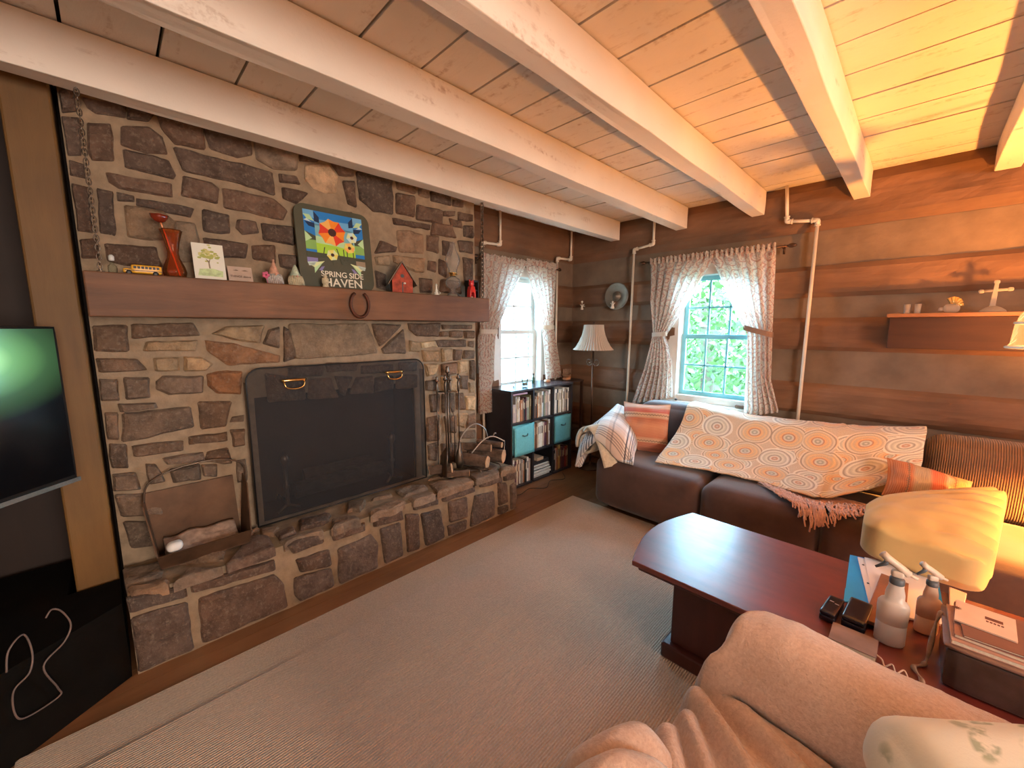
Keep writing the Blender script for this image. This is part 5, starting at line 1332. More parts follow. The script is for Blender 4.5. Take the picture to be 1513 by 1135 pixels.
build('upright', g, M_cr, t, bevel=.002)
g = G().tube([(x - .05, 3.64, SZ + .122), (x + .05, 3.64, SZ + .128)], .0075, 8)
for px, pz in ((-.054, .122), (.054, .128), (0, .172)): g.softbox(x + px - .012, x + px + .012, 3.631, 3.649, SZ + pz - .011, SZ + pz + .011, r=.008, n=6)
build('cross_arm', g, M_cr, t, smooth=True)
# hanging bell glass at the right edge
x, y = .40, 3.0
t = thing('pendant_glass', 'clear glass bell shade with a pale rim hanging at the right edge', 'pendant lamp', (x, y, 1.36))
build('glass_shade', G().lathe([(.115, 0), (.105, .02), (.100, .10), (.088, .15), (.06, .19), (.03, .205)], (x, y, 1.365), 36, cap=False), M_oil, t, smooth=True)
for zz_, r_ in ((1.366, .116), (1.478, .0985)):
    g = G().tube([(x + r_ * cos(2 * pi * i / 36), y + r_ * sin(2 * pi * i / 36), zz_) for i in range(36)], .007, 6, closed=True); build('rim', g, mat('frosted_rim', (.75, .85, .82), .2, bmp=0, coat=.5), t, smooth=True)
build('hanging_rod', G().tube([(x, y, 1.57), (x, y, CEIL - .004)], .004, 8).lathe([(.032, 0), (.032, .012), (.012, .03)], (x, y, 1.568), 18), M_rod, t, smooth=True)
# hook in the ceiling
tag(build('ceiling_hook', G().tube(smoothpath([(-1.148, 1.29, CEIL - .002), (-1.148, 1.29, CEIL - .028), (-1.138, 1.30, CEIL - .042), (-1.122, 1.31, CEIL - .034), (-1.12, 1.312, CEIL - .022)], 6), .0035, 6), M_iron, smooth=True), 'small black iron hook screwed into the ceiling boards', 'hook')
SKY, P_FRONT, P_RIGHT, P_LAMP, EXPO = 25, 10, 120, 350, 0.46
# ------------------------------------------------------------------ rugs
def rug_mat(name, c):
    m, nt, b = new_mat(name); v = coords(nt, 'Object')
    w = nt.nodes.new('ShaderNodeTexWave'); w.inputs['Scale'].default_value = 32; w.inputs['Distortion'].default_value = 1.2; w.inputs['Detail'].default_value = 2; w.bands_direction = 'X'; nt.links.new(v, w.inputs['Vector'])
    f = noisetex(nt, v, 130, 3); g_ = noisetex(nt, v, 3, 4)
    cc = mix(nt, .5, ramp(nt, g_, [(.3, tuple(x * .86 for x in c)), (.7, c)]), ramp(nt, f, [(.3, tuple(x * .7 for x in c)), (.7, tuple(min(1, x * 1.15) for x in c))]))
    nt.links.new(cc, b.inputs['Base Color']); b.inputs['Roughness'].default_value = .95; b.inputs['Sheen Weight'].default_value = .2
    bump(nt, b, math_(nt, 'ADD', w.outputs['Fac'], math_(nt, 'MULTIPLY', f, .8)), .7, .006); return m
tag(build('area_rug', G().box(-2.0, 2.4, -.36, 2.73, .0005, .010), rug_mat('rug_under', (.62, .46, .32)), bevel=.003), 'large beige woven rug on the wooden floor, lower of the two', 'rug')
tag(build('area_rug', G().box(-1.80, 2.3, -.30, 2.56, .0105, .019), rug_mat('rug_upper', (.64, .475, .34)), bevel=.004), 'slightly smaller beige rug laid on top of the larger one', 'rug')
RT = .0195

# ------------------------------------------------------------------ sofa
m, nt, b = new_mat('sofa_brown'); v = coords(nt)
nt.links.new(ramp(nt, noisetex(nt, v, 5, 4), [(.3, (.055, .024, .017)), (.7, (.10, .048, .034))]), b.inputs['Base Color'])
b.inputs['Roughness'].default_value = .85; b.inputs['Sheen Weight'].default_value = .35; bump(nt, b, noisetex(nt, v, 160, 2), .2, .002); M_sofa = m
m, nt, b = new_mat('corduroy'); v = coords(nt)
w = nt.nodes.new('ShaderNodeTexWave'); w.inputs['Scale'].default_value = 34; w.bands_direction = 'X'; nt.links.new(v, w.inputs['Vector'])
nt.links.new(ramp(nt, w.outputs['Fac'], [(.2, (.10, .045, .018)), (.7, (.22, .11, .045))]), b.inputs['Base Color']); b.inputs['Roughness'].default_value = .9; b.inputs['Sheen Weight'].default_value = .3
bump(nt, b, w.outputs['Fac'], .6, .006); M_cord = m
t = thing('sofa', 'long dark brown sofa below the log wall, covered with a circle patterned throw', 'sofa', (-.2, 3.1, 0))
build('base', G().softbox(-1.74, .76, 2.74, 3.62, .03, .24, r=.05, n=14), M_sofa, t, smooth=True)
for x0, x1 in ((-1.755, -.942), (-.936, -.298), (-.292, .64)):
    build('seat_cushion', G().softbox(x0, x1, 2.66, 3.32, .045, .435, r=.075, n=18, bulge=.02, bz=(.004, .014, .014)), M_sofa, t, smooth=True)
for k, (x0, x1, mm) in enumerate(((-1.74, -.96, M_sofa), (-.95, .06, M_sofa), (.07, .66, M_cord))):
    build('back_cushion', G().softbox(x0, x1, 3.30, 3.58, .40, (.80, .735, .82, .82)[k], r=.09, n=16, bulge=.02, bz=(.0, .03, .015)), mm, t, smooth=True)
build('backrest_frame', G().softbox(-1.74, .76, 3.52, 3.66, .2, .70, r=.05, n=12), M_sofa, t, smooth=True)
build('armrest', G().softbox(-1.765, -1.56, 2.72, 3.60, .2, .60, r=.085, n=14), M_sofa, t, smooth=True)
build('armrest', G().softbox(-.0 + .645, .80, 2.74, 3.60, .05, .56, r=.085, n=14), M_sofa, t, smooth=True)
for xx in (-1.68, .68): build('foot', G().box(xx, xx + .06, 2.78, 2.84, .001, .04), M_black, t)

# circle pattern throw
m, nt, b = new_mat('circle_throw'); uvn = nt.nodes.new('ShaderNodeUVMap')
def circles(scale, off, R0):
    mp = nt.nodes.new('ShaderNodeMapping'); mp.inputs['Location'].default_value = (*off, 0); nt.links.new(uvn.outputs[0], mp.inputs[0])
    vo = nt.nodes.new('ShaderNodeTexVoronoi'); vo.voronoi_dimensions = '2D'; vo.inputs['Scale'].default_value = scale; vo.inputs['Randomness'].default_value = .42; nt.links.new(mp.outputs[0], vo.inputs['Vector'])
    d = vo.outputs['Distance']; c_ = vo.outputs['Color']
    s = nt.nodes.new('ShaderNodeSeparateColor'); nt.links.new(c_, s.inputs[0])
    rad = math_(nt, 'ADD', math_(nt, 'MULTIPLY', s.outputs[0], .10), R0)
    q = math_(nt, 'DIVIDE', d, rad)
    inside = math_(nt, 'LESS_THAN', q, 1)
    ring = ramp(nt, q, [(.0, (.75, .66, .5)), (.12, (.30, .27, .2)), (.22, (.72, .62, .45)), (.30, (.42, .13, .06)), (.36, (.85, .42, .14)), (.52, (.62, .40, .22)), (.60, (.80, .48, .2)), (.70, (.55, .38, .24)), (.80, (.80, .62, .40)), (.88, (.24, .13, .08)), (.93, (.78, .58, .38))])
    gr = ramp(nt, q, [(.0, (.6, .55, .42)), (.14, (.5, .2, .1)), (.22, (.8, .7, .55)), (.34, (.28, .22, .16)), (.42, (.75, .68, .52)), (.6, (.5, .44, .33)), (.7, (.82, .74, .6)), (.84, (.3, .22, .16)), (.9, (.8, .7, .55))])
    return inside, mix(nt, math_(nt, 'GREATER_THAN', s.outputs[1], .5), ring, gr)
i1, c1 = circles(4.6, (0, 0), .46); i2, c2 = circles(5.3, (3.3, 7.7), .40)
col = mix(nt, i2, (.60, .44, .29), c2); col = mix(nt, i1, col, c1)
col = mix(nt, .16, col, ramp(nt, noisetex(nt, uvn.outputs[0], 160, 3), [(.3, (.3, .2, .12)), (.7, (1, .9, .75))]))
nt.links.new(col, b.inputs['Base Color']); b.inputs['Roughness'].default_value = .9; b.inputs['Sheen Weight'].default_value = .25
bump(nt, b, noisetex(nt, uvn.outputs[0], 190, 2), .3, .003); M_throw = m
topz = [(0, .825), (.3, .775), (.55, .785), (.8, .80), (1, .85)]
by_ = [(0, 2.79), (.25, 2.88), (.5, 2.90), (.70, 2.84), (.80, 2.93), (.92, 3.10), (1, 3.17)]
bz_ = [(0, .468), (.55, .468), (.75, .475), (.9, .56), (1, .63)]
def throw(u, v):
    tz = interp(topz, u)
    if v < .18:
        k = v / .18; y, z = 3.64 - .10 * k, tz - .12 + .12 * sin(k * pi / 2)
    elif v < .34:
        k = (v - .18) / .16; y, z = 3.54 - .22 * k, tz + .012 * sin(k * pi)
    else:
        k = (v - .34) / .66; y1_, z1_ = interp(by_, u), interp(bz_, u)
        y = 3.32 + (y1_ - 3.32) * k; z = tz + (z1_ - tz) * (k ** 1.0) - .055 * sin(pi * k) * (1 - .3 * u)
        z = max(z, .462)
    x0 = -1.30 - .01 * sin(v * 9); x1 = .075 - .03 * max(0, v - .6)
    x = x0 + (x1 - x0) * u + .006 * noise.noise(Vector((u * 5, v * 5, 1)))
    w_ = .012 * noise.noise(Vector((u * 7, v * 3, 4))) + .006 * noise.noise(Vector((u * 22, v * 7, 8)))
    if .7 < u < .72: w_ += .006
    return (x, y - abs(w_) * .4, z + abs(w_))
g = G().grid(throw, 110, 70, 0, lambda u, v: (u * 1.4, v * 1.05))
root = tag(build('throw_blanket', g, M_throw, solid=.006, solidoff=1, smooth=True), 'cream throw with orange and grey concentric circles draped over the sofa back', 'blanket')
# salmon fringed shawl peeking out below the throw
M_fr = mat('salmon_yarn', (.62, .34, .24), .9, var=.25, scale=40, sheen=.3)
t = thing('fringed_shawl', 'salmon pink fringed shawl hanging out below the circle throw', 'shawl', (-.35, 2.8, .45))
def shawl(u, v):
    x = -.66 + .60 * u; ye = interp([(0, 2.90), (.5, 2.76), (1, 2.95)], u); y = 3.0 - (3.0 - ye) * v
    return (x, y, .4515 + .008 * abs(noise.noise(Vector((u * 12, v * 6, 2)))))
build('shawl_body', G().grid(shawl, 40, 10), M_fr, t, solid=.006, solidoff=1, smooth=True)
g = G(); rr = random.Random(11)
for k in range(150):
    u = rr.random(); x = -.66 + .60 * u; y = interp([(0, 2.90), (.5, 2.74), (1, 2.93)], u) + rr.uniform(0, .05)
    dx = (.5 - u) * .12 + rr.uniform(-.03, .03) + .06; ln = .10 + .08 * (1 - abs(u - .5) * 1.6)
    pts = []
    for i in range(7):
        q = i / 6; yy = y - ln * q; zz = .462 + .008 * rr.random()
        if yy < 2.70: zz -= (2.70 - yy) ** 1.5 * 2.2
        pts.append((x + dx * q + .005 * sin(q * 20 + k), yy, zz))
    g.tube(pts, .0042, 5)
o = build('fringe', g, M_fr, t, smooth=True); o['kind'] = 'stuff'
# plaid blanket folded over the left arm
m, nt, b = new_mat('plaid_fleece'); uvn = nt.nodes.new('ShaderNodeUVMap'); sp = nt.nodes.new('ShaderNodeSeparateXYZ'); nt.links.new(uvn.outputs[0], sp.inputs[0])
def stripes(ax, fr, lo, hi, ph=0):
    f = math_(nt, 'FRACT', math_(nt, 'ADD', math_(nt, 'MULTIPLY', sp.outputs[ax], fr), ph))
    return math_(nt, 'MULTIPLY', math_(nt, 'GREATER_THAN', f, lo), math_(nt, 'LESS_THAN', f, hi))
col = mix(nt, math_(nt, 'MULTIPLY', stripes(0, 2.2, .1, .3), .3), (.80, .70, .62), (.55, .25, .13))
col = mix(nt, math_(nt, 'MULTIPLY', stripes(1, 2.2, .1, .4), .35), col, (.55, .25, .12))
for ax in (0, 1):
    for lo, ph, st_ in ((.0, 0, .75), (.0, .07, .6), (0, .14, .75), (0, .21, .5), (0, .30, .7), (0, .62, .3)): col = mix(nt, math_(nt, 'MULTIPLY', stripes(ax, 2.6, lo, .035, ph), min(1, st_ * (1.3 if ax else .8))), col, (.06, .05, .07))
nt.links.new(col, b.inputs['Base Color']); b.inputs['Roughness'].default_value = .95; b.inputs['Sheen Weight'].default_value = .5; M_plaid = m
M_fleece = mat('cream_fleece', (.72, .60, .44), .95, var=.12, scale=60, sheen=.5, bmp=.6)
t = thing('plaid_blanket', 'folded white and brown plaid fleece blanket over the left arm of the sofa', 'blanket', (-1.7, 2.95, .6))
prof = smoothpath([(-1.90, 0, .40), (-1.945, 0, .50), (-1.92, 0, .60), (-1.83, 0, .68), (-1.70, 0, .715), (-1.57, 0, .68), (-1.47, 0, .585), (-1.44, 0, .50), (-1.45, 0, .458)], 6)
def plaid(u, v):
    i = u * (len(prof) - 1); a = int(min(i, len(prof) - 2)); p = prof[a].lerp(prof[a + 1], i - a)
    if v < .5: k = v / .5; y, dz = 3.22 - .34 * k, .06 * (1 - k)
    else: k = (v - .5) / .5; y, dz = 2.88 - .20 * sin(k * pi / 2), -.26 * (1 - cos(k * pi / 2)) * (.55 + .6 * min(1, abs(p.x + 1.75) * 4))
    n_ = .008 * noise.noise(Vector((u * 5, v * 5, 2)))
    return (p.x + n_ - (y - 2.72) * .42 * max(0, min(1, (p.x + 1.95) / .3)), y, max(p.z + dz + n_, .455 if p.x > -1.77 else .3))
build('plaid_layer', G().grid(plaid, 48, 40, 0, lambda u, v: (v * .9, u * .95)), M_plaid, t, solid=.016, solidoff=1, smooth=True)
def roll(u, v):
    a = pi * 1.15 - 2 * pi * 1.55 * u; r_ = .118 - .085 * u
    return (-1.875 + r_ * cos(a) * .85 + .008 * sin(v * 7), 2.725 + .42 * v + .012 * sin(u * 9), .515 + r_ * sin(a) * 1.15)
build('fleece_roll', G().grid(roll, 60, 8), M_fleece, t, smooth=True, solid=.024)
fl = smoothpath([(-1.90, 2.72, .60), (-1.86, 2.71, .64), (-1.80, 2.70, .61), (-1.735, 2.68, .53), (-1.68, 2.655, .45), (-1.64, 2.64, .37)], 6)
build('fleece_edge', G().grid(lambda u, v: tuple(fl[int(u * (len(fl) - 1))] + Vector((.085 * v, .06 * v, .03 * v))), 30, 5), M_fleece, t, smooth=True, solid=.026)
# pillows
def stripe_pillow_mat(name, stops, sc=1, ax=1):
    m, nt, b = new_mat(name); uvn = nt.nodes.new('ShaderNodeUVMap'); sp = nt.nodes.new('ShaderNodeSeparateXYZ'); nt.links.new(uvn.outputs[0], sp.inputs[0])
    o_ = sp.outputs[ax]; n_ = ramp(nt, o_, stops)
    z = math_(nt, 'PINGPONG', math_(nt, 'MULTIPLY', sp.outputs[1 - ax], 16), .5)
    for c in (.22, .74):
        q = math_(nt, 'ABSOLUTE', math_(nt, 'SUBTRACT', math_(nt, 'ADD', o_, math_(nt, 'MULTIPLY', z, .04)), c + .01))
        n_ = mix(nt, math_(nt, 'MULTIPLY', math_(nt, 'LESS_THAN', q, .012), .8), n_, (.16, .11, .07))
    w = nt.nodes.new('ShaderNodeTexWave'); w.bands_direction = 'X' if ax == 0 else 'Y'; w.inputs['Scale'].default_value = 14; w.inputs['Distortion'].default_value = .6; nt.links.new(uvn.outputs[0], w.inputs['Vector'])
    n_ = mix(nt, math_(nt, 'MULTIPLY', w.outputs['Fac'], .25), n_, (.75, .45, .3))
    nt.links.new(n_, b.inputs['Base Color']); b.inputs['Roughness'].default_value = .9; bump(nt, b, w.outputs['Fac'], .3, .004); return m
M_sp = stripe_pillow_mat('striped_pillow_cloth', [(0, (.45, .16, .10)), (.18, (.42, .12, .07)), (.2, (.6, .42, .28)), (.27, (.55, .32, .2)), (.3, (.50, .16, .08)), (.52, (.62, .28, .15)), (.66, (.50, .14, .07)), (.7, (.6, .42, .28)), (.78, (.62, .38, .25)), (.8, (.55, .09, .07)), (.87, (.58, .2, .15)), (.9, (.72, .55, .45)), (1, (.70, .5, .42))])
T = Matrix.Translation((-1.545, 3.10, .632)) @ Matrix.Rotation(radians(24), 4, 'Z') @ Matrix.Rotation(radians(90 - 20), 4, 'X')
tag(build('throw_pillow', G().pillow(.38, .42, .14, T, 20), M_sp, weld=True, smooth=True), 'rust striped throw pillow beside the plaid blanket at the left end of the sofa', 'pillow')
M_sp2 = stripe_pillow_mat('striped_pillow_cloth_b', [(0, (.42, .14, .05)), (.25, (.45, .13, .05)), (.3, (.4, .3, .2)), (.45, (.35, .27, .18)), (.5, (.55, .10, .05)), (.62, (.55, .14, .06)), (.66, (.7, .5, .3)), (.74, (.62, .3, .12)), (.8, (.65, .38, .14)), (.9, (.5, .33, .12)), (1, (.6, .36, .14))], ax=0)
T = Matrix.Translation((.10, 3.06, .595)) @ Matrix.Rotation(radians(14), 4, 'Z') @ Matrix.Rotation(radians(12), 4, 'Y') @ Matrix.Rotation(radians(48), 4, 'X')
tag(build('throw_pillow', G().pillow(.36, .24, .15, T, 20), M_sp2, weld=True, smooth=True), 'rust and grey striped pillow in the orange light at the right end of the throw', 'pillow')
# gold bolster pillow with open gathered end
M_gold = mat('gold_cloth', (.56, .38, .15), .85, var=.08, scale=6, sheen=.2)
qa, qb, qc, qd = Vector((-.11, 2.60)), Vector((.38, 3.08)), Vector((.27, 2.22)), Vector((-.10, 2.22))
g0 = G().softbox(-1, 1, -1, 1, -1, 1, r=.4, n=30)
g = G(); vs = []
for p in g0.v:
    u, w_ = (p[0] + 1) / 2, (p[1] + 1) / 2
    top = qd.lerp(qa, w_); bot = qc.lerp(qb, w_); q = top.lerp(bot, u)
    hz = (.085 + .035 * sin(pi * u) * sin(pi * w_) - .03 * max(0, u - .6)) * p[2]
    zc = .555 - .04 * u * (1 - w_) + .07 * u * w_
    rip = .017 * sin(w_ * 52 + 2 * sin(u * 3)) * max(0, u - .35) * 1.5 + .010 * noise.noise(Vector((u * 6, w_ * 6, p[2] * 2)))
    vs.append((q.x, q.y, zc + hz + rip))
g.add(vs, g0.f)
tag(build('throw_pillow', g, M_gold, smooth=True), 'plump golden beige pillow with a gathered end on the front edge of the sofa', 'pillow')

# ------------------------------------------------------------------ coffee table
m, nt, b = new_mat('cherry_top'); v = coords(nt, 'Object', (.25, 1, 1))
f = noisetex(nt, v, 9, 5, .6, .4); sc_ = noisetex(nt, coords(nt), 26, 6, .7)
nt.links.new(ramp(nt, f, [(.3, (.10, .014, .010)), (.7, (.20, .032, .020))]), b.inputs['Base Color'])
nt.links.new(ramp(nt, sc_, [(.35, (.33, .33, .33)), (.7, (.40, .40, .40))]), b.inputs['Roughness'])
b.inputs['Specular IOR Level'].default_value = .8; b.inputs['Coat Weight'].default_value = .35; b.inputs['Coat Roughness'].default_value = .25
bump(nt, b, sc_, .04, .002); M_cherry = m
M_cherry2 = wood_mat('cherry_base', (.035, .008, .006), (.085, .02, .014), 'z', .4, 5, .1, 0)
TT = .45
t = thing('coffee_table', 'dark red wooden coffee table with a curved end between sofa and armchair', 'coffee table', (.0, 1.85, RT))
out = [(-.79, 1.52)] + [(-.79 - .075 * sin(pi * k / 10) , 1.52 + .66 * k / 10) for k in range(1, 10)] + [(-.79, 2.18), (.95, 2.18)] + [(.95 + .075 * sin(pi * k / 10), 2.18 - .66 * k / 10) for k in range(1, 10)] + [(.95, 1.52)]
def inset(poly, d):
    c = Vector((.08, 1.85)); r_ = []
    for p in poly: r_.append((p[0] + (d if p[0] < c.x else -d), p[1] + (d * (c.y - p[1]) / .33)))
    return r_
fz = lambda a, b_, d: (a, b_, d)
build('table_top', G().prism(out[::-1], fz, TT - .022, TT), M_cherry, t, bevel=.004)
build('edge_moulding', G().prism(inset(out, .02)[::-1], fz, TT - .045, TT - .0225), M_cherry2, t, bevel=.006)
build('base_panel', G().box(-.645, .80, 1.62, 2.08, RT + .07, TT - .0455), M_cherry2, t, bevel=.004)
build('plinth', G().box(-.675, .83, 1.59, 2.11, RT, RT + .0695), M_cherry2, t, bevel=.01)
Z = TT + .0008
def sheet(name, poly, z, h, m, label=None, cat=None, parent=None, **k):
    o = build(name, G().prism(poly, fz, z, z + h), m, parent, **k)
    return tag(o, label, cat) if label else o
t = thing('folder', 'bright blue pocket folder on the coffee table under loose papers', 'folder', (0, 2.05, Z))
M_blue = mat('blue_folder', (.02, .33, .80), .45, var=.06, bmp=0)
sheet('back_cover', [(-.105, 1.83), (.155, 1.985), (.142, 2.32), (-.128, 2.25)], Z, .002, M_blue, parent=t)
sheet('front_pocket', [(-.106, 1.829), (.154, 1.984), (.150, 2.08), (-.112, 1.93)], Z + .0022, .002, M_blue, parent=t)
M_sheet = mat('white_sheet', (.72, .66, .66), .8, var=.03, bmp=.05)
t = thing('paper_stack', 'white punched loose sheets lying on the blue folder', 'paper', (.05, 2.0, Z + .0045))
sheet('sheet', [(-.03, 1.825), (.142, 1.90), (.10, 2.28), (-.102, 2.235)], Z + .0046, .004, M_sheet, parent=t)
sheet('sheet', [(-.02, 1.83), (.148, 1.905), (.11, 2.30), (-.08, 2.25)], Z + .009, .002, M_sheet, parent=t)
g = G()
for a, b_ in ((-.078, 2.17), (-.052, 2.02), (-.028, 1.90)): g.prism([(a + .004 * cos(2 * pi * i / 10), b_ + .004 * sin(2 * pi * i / 10)) for i in range(10)], fz, Z + .0105, Z + .0116)
build('punch_hole', g, M_darkgap, t)
sheet('notebook', [(-.045, 1.725), (.055, 1.725), (.060, 2.10), (-.020, 2.115)], Z + .0118, .014, mat('brown_cover', (.22, .08, .04), .5), 'brown leather notebook standing out from the papers behind the spray bottle', 'notebook', bevel=.002)
sheet('note_pad', [(.165, 2.03), (.20, 2.06), (.215, 2.19), (.17, 2.20)], Z, .018, mat('peach_pad', (.72, .45, .34), .8), 'peach coloured note pad at the far edge right of the folder', 'note pad', bevel=.002)
# remotes / black cases
M_case = mat('black_plastic', (.012, .010, .018), .22, var=.1, bmp=.05)
def case(x0, x1, y0, y1, h, rz, label, name='remote_box'):
    t = thing(name, label, 'box', ((x0 + x1) / 2, (y0 + y1) / 2, Z), 'black boxes on the coffee table')
    T = frame(((x0 + x1) / 2, (y0 + y1) / 2, Z), z=radians(rz)); w, d = (x1 - x0) / 2, (y1 - y0) / 2
    build('body', G().softbox(-w, w, -d, d, 0, h * .6, r=.006, n=8, T=T), M_case, t, smooth=True)
    build('lid', G().softbox(-w, w, -d, d, h * .6 + .0006, h, r=.006, n=8, T=T), M_case, t, smooth=True)
    return t, T
t, T = case(-.150, -.105, 1.655, 1.785, .036, -6, 'smaller glossy black box at the left of the coffee table group')
build('logo', G().box(-.012, .0, .018, .021, .0361, .0366, T=T).box(.004, .016, .010, .013, .0361, .0366, T=T), mat('silver_print', (.6, .6, .65), .4, bmp=0), t)
case(-.093, -.030, 1.665, 1.815, .042, -4, 'larger black box between the small black box and the spray bottle')
t = thing('paperback', 'worn grey brown paperback lying in front of the black boxes', 'book', (-.04, 1.60, Z))
a, b_ = G(), G(); a.box(-.115, .0, 1.545, 1.645, Z, Z + .002).box(-.115, .0, 1.545, 1.645, Z + .016, Z + .018).box(-.115, -.113, 1.545, 1.645, Z + .002, Z + .016); b_.box(-.112, -.002, 1.548, 1.643, Z + .0022, Z + .0158)
build('cover', a, mat('worn_cover', (.24, .15, .12), .6, var=.3), t); build('pages', b_, M_pages, t)
# spray bottles
def milky(name, c):
    m, nt, b = new_mat(name); b.inputs['Base Color'].default_value = (*c, 1); b.inputs['Roughness'].default_value = .3
    tr = nt.nodes.new('ShaderNodeBsdfTranslucent'); tr.inputs[0].default_value = (*c, 1); ms = nt.nodes.new('ShaderNodeMixShader'); ms.inputs[0].default_value = .4
    nt.links.new(b.outputs[0], ms.inputs[1]); nt.links.new(tr.outputs[0], ms.inputs[2]); nt.links.new(ms.outputs[0], nt.nodes['Material Output'].inputs[0]); return m
M_milk = milky('milky_plastic', (.82, .74, .66)); M_liq = milky('bottle_liquid', (.66, .62, .62)); M_milk2 = milky('tan_plastic', (.72, .50, .36))
M_gp = mat('grey_plastic', (.10, .11, .12), .5, bmp=0); M_cp = mat('cream_plastic', (.68, .54, .42), .4, bmp=0)
def spray(x, y, z, s, rz, label, mm, ml):
    t = thing('spray_bottle', label, 'spray bottle', (x, y, z), 'translucent spray bottles')
    T = frame((x, y, z), z=radians(rz), s=s) @ Matrix.Diagonal((1.18, .82, 1, 1))
    g = G().lathe([(.034, .078), (.0355, .13), (.035, .148), (.030, .158), (.022, .164), (.0215, .185), (.017, .21), (.0165, .222)], seg=28, T=T); build('bottle_body', g, mm, t, smooth=True)
    g = G().lathe([(.026, 0), (.032, .003), (.0345, .010), (.034, .0775)], seg=28, T=T); build('liquid_fill', g, ml, t, smooth=True)
    T = frame((x, y, z), z=radians(rz), s=s)
    build('collar', G().lathe([(.0185, .2205), (.0195, .224), (.0195, .238), (.0155, .243)], seg=24, T=T, ripple=lambda a: .02 * cos(24 * a)), M_gp, t, smooth=True)
    g = G().softbox(-.018, .016, -.011, .011, .243, .268, r=.008, n=6, T=T)
    g.tube([T @ Vector(p) for p in ((-.044, 0, .315), (-.030, 0, .302), (.0, 0, .282), (.026, 0, .262))], .0125 * s, 10)
    g.tube([T @ Vector(p) for p in ((.022, 0, .264), (.048, 0, .254))], .005 * s, 8)
    sh_ = build('spray_head', g, M_cp, t, smooth=True)
    g = G().tube([T @ Vector(p) for p in ((-.028, 0, .296), (-.036, 0, .280), (-.058, 0, .262))], lambda q: (.010 - .006 * q) * s, 8); build('trigger', g, M_gp, sh_, smooth=True)
spray(.022, 1.685, Z, .93, 10, 'translucent white spray bottle with grey collar and liquid, front on the coffee table', M_milk, M_liq)
spray(.105, 1.83, Z + .0012, .76, 28, 'smaller tan spray bottle right behind the white spray bottle', M_milk2, M_milk2)
t = thing('small_jar', 'small dark jar with a pale blue lid right of the spray bottles', 'jar', (.15, 1.855, Z))
build('jar_body', G().lathe([(.013, 0), (.014, .003), (.014, .03)], (.158, 1.815, Z), 16), M_black, t, smooth=True); build('lid', G().lathe([(.0145, .0305), (.0145, .038), (.012, .040)], (.158, 1.815, Z), 16), mat('pale_blue_lid', (.3, .45, .6), .3, bmp=0), t, smooth=True)
# clear bin with magazines
t = thing('plastic_bin', 'smoky plastic bin at the right edge of the coffee table carrying magazines', 'bin', (.4, 1.68, Z))
M_smoke = mat('smoky_plastic', (.06, .035, .03), .25, var=.3, scale=14, coat=.3, bmp=0)
build('bin_shell', G().softbox(.135, .62, 1.575, 1.80, Z, Z + .12, r=.012, n=10), M_smoke, t, smooth=True)
build('lid', G().softbox(.128, .627, 1.568, 1.807, Z + .1205, Z + .132, r=.005, n=8), mat('smoky_lid', (.22, .12, .09), .4), t, smooth=True)
zz = Z + .1326
def mag(x0, x1, y0, y1, h, rz, col, label, deco=False):
    global zz
    t = thing('magazine', label, 'magazine', ((x0 + x1) / 2, (y0 + y1) / 2, zz), 'magazines on the plastic bin')
    T = frame(((x0 + x1) / 2, (y0 + y1) / 2, zz), z=radians(rz)); w, d = (x1 - x0) / 2, (y1 - y0) / 2
    build('cover', G().box(-w, w, -d, d, h - .0012, h, T=T).box(-w, w, -d, d, 0, .0012, T=T).box(-w, -w + .0012, -d, d, .0012, h - .0012, T=T), mat('mag_' + label[:9], col, .5, var=.1), t)
    build('pages', G().box(-w + .002, w - .002, -d + .002, d - .002, .0013, h - .0013, T=T), M_pages, t)
    if deco:
        g = G(); zt = h + .0004
        for k in range(6):
            a = pi * k / 6; g.add([T @ Vector((-.055 + s1 * .010 * cos(a) - s2 * .001 * sin(a), .012 + s1 * .010 * sin(a) + s2 * .001 * cos(a), zt)) for s1, s2 in ((-1, -1), (1, -1), (1, 1), (-1, 1))], [(0, 1, 2, 3)])
        g.box(.0, .034, .004, .02, h, zt, T=T)
        for k in range(5): g.box(.002 + .007 * k, .007 + .007 * k, -.012, -.004, h, zt, T=T)
        build('printed_marks', g, mat('print_brown', (.16, .05, .035), .6, bmp=0), t)
    zz += h + .0008
mag(.14, .60, 1.585, 1.79, .012, 1, (.55, .30, .22), 'peach edged magazine, lowest in the pile on the plastic bin')
mag(.15, .58, 1.59, 1.79, .010, -2, (.40, .20, .15), 'brown magazine in the middle of the pile on the plastic bin')
mag(.16, .50, 1.60, 1.80, .006, 2, (.20, .09, .07), 'dark brown magazine second from the top of the pile')
mag(.152, .268, 1.655, 1.785, .004, -4, (.74, .52, .40), 'cream booklet with brown print on top of the magazine pile', True)
M_rope = mat('frayed_rope', (.30, .20, .15), .95, var=.3, scale=60)
tag(build('rope', G().tube(smoothpath([(.128, 1.745, Z + .135), (.118, 1.72, Z + .10), (.108, 1.66, Z + .02), (.10, 1.63, Z + .007), (.08, 1.60, Z + .006), (.095, 1.56, Z + .006), (.10, 1.535, Z + .006)], 8), lambda q: .005 + .002 * sin(q * 30), 7), M_rope, smooth=True), 'frayed brown cord hanging down the corner of the plastic bin', 'cord')
tag(build('string', G().tube(smoothpath([(.0, 1.585, Z + .004), (.012, 1.56, Z + .012), (.02, 1.545, Z + .004), (.035, 1.55, Z + .016), (.045, 1.535, Z + .004), (.06, 1.55, Z + .014), (.07, 1.535, Z + .004)], 8), .0022, 6), mat('string_white', (.62, .48, .4), .8), smooth=True), 'thin pale curled string at the near edge of the coffee table', 'string')

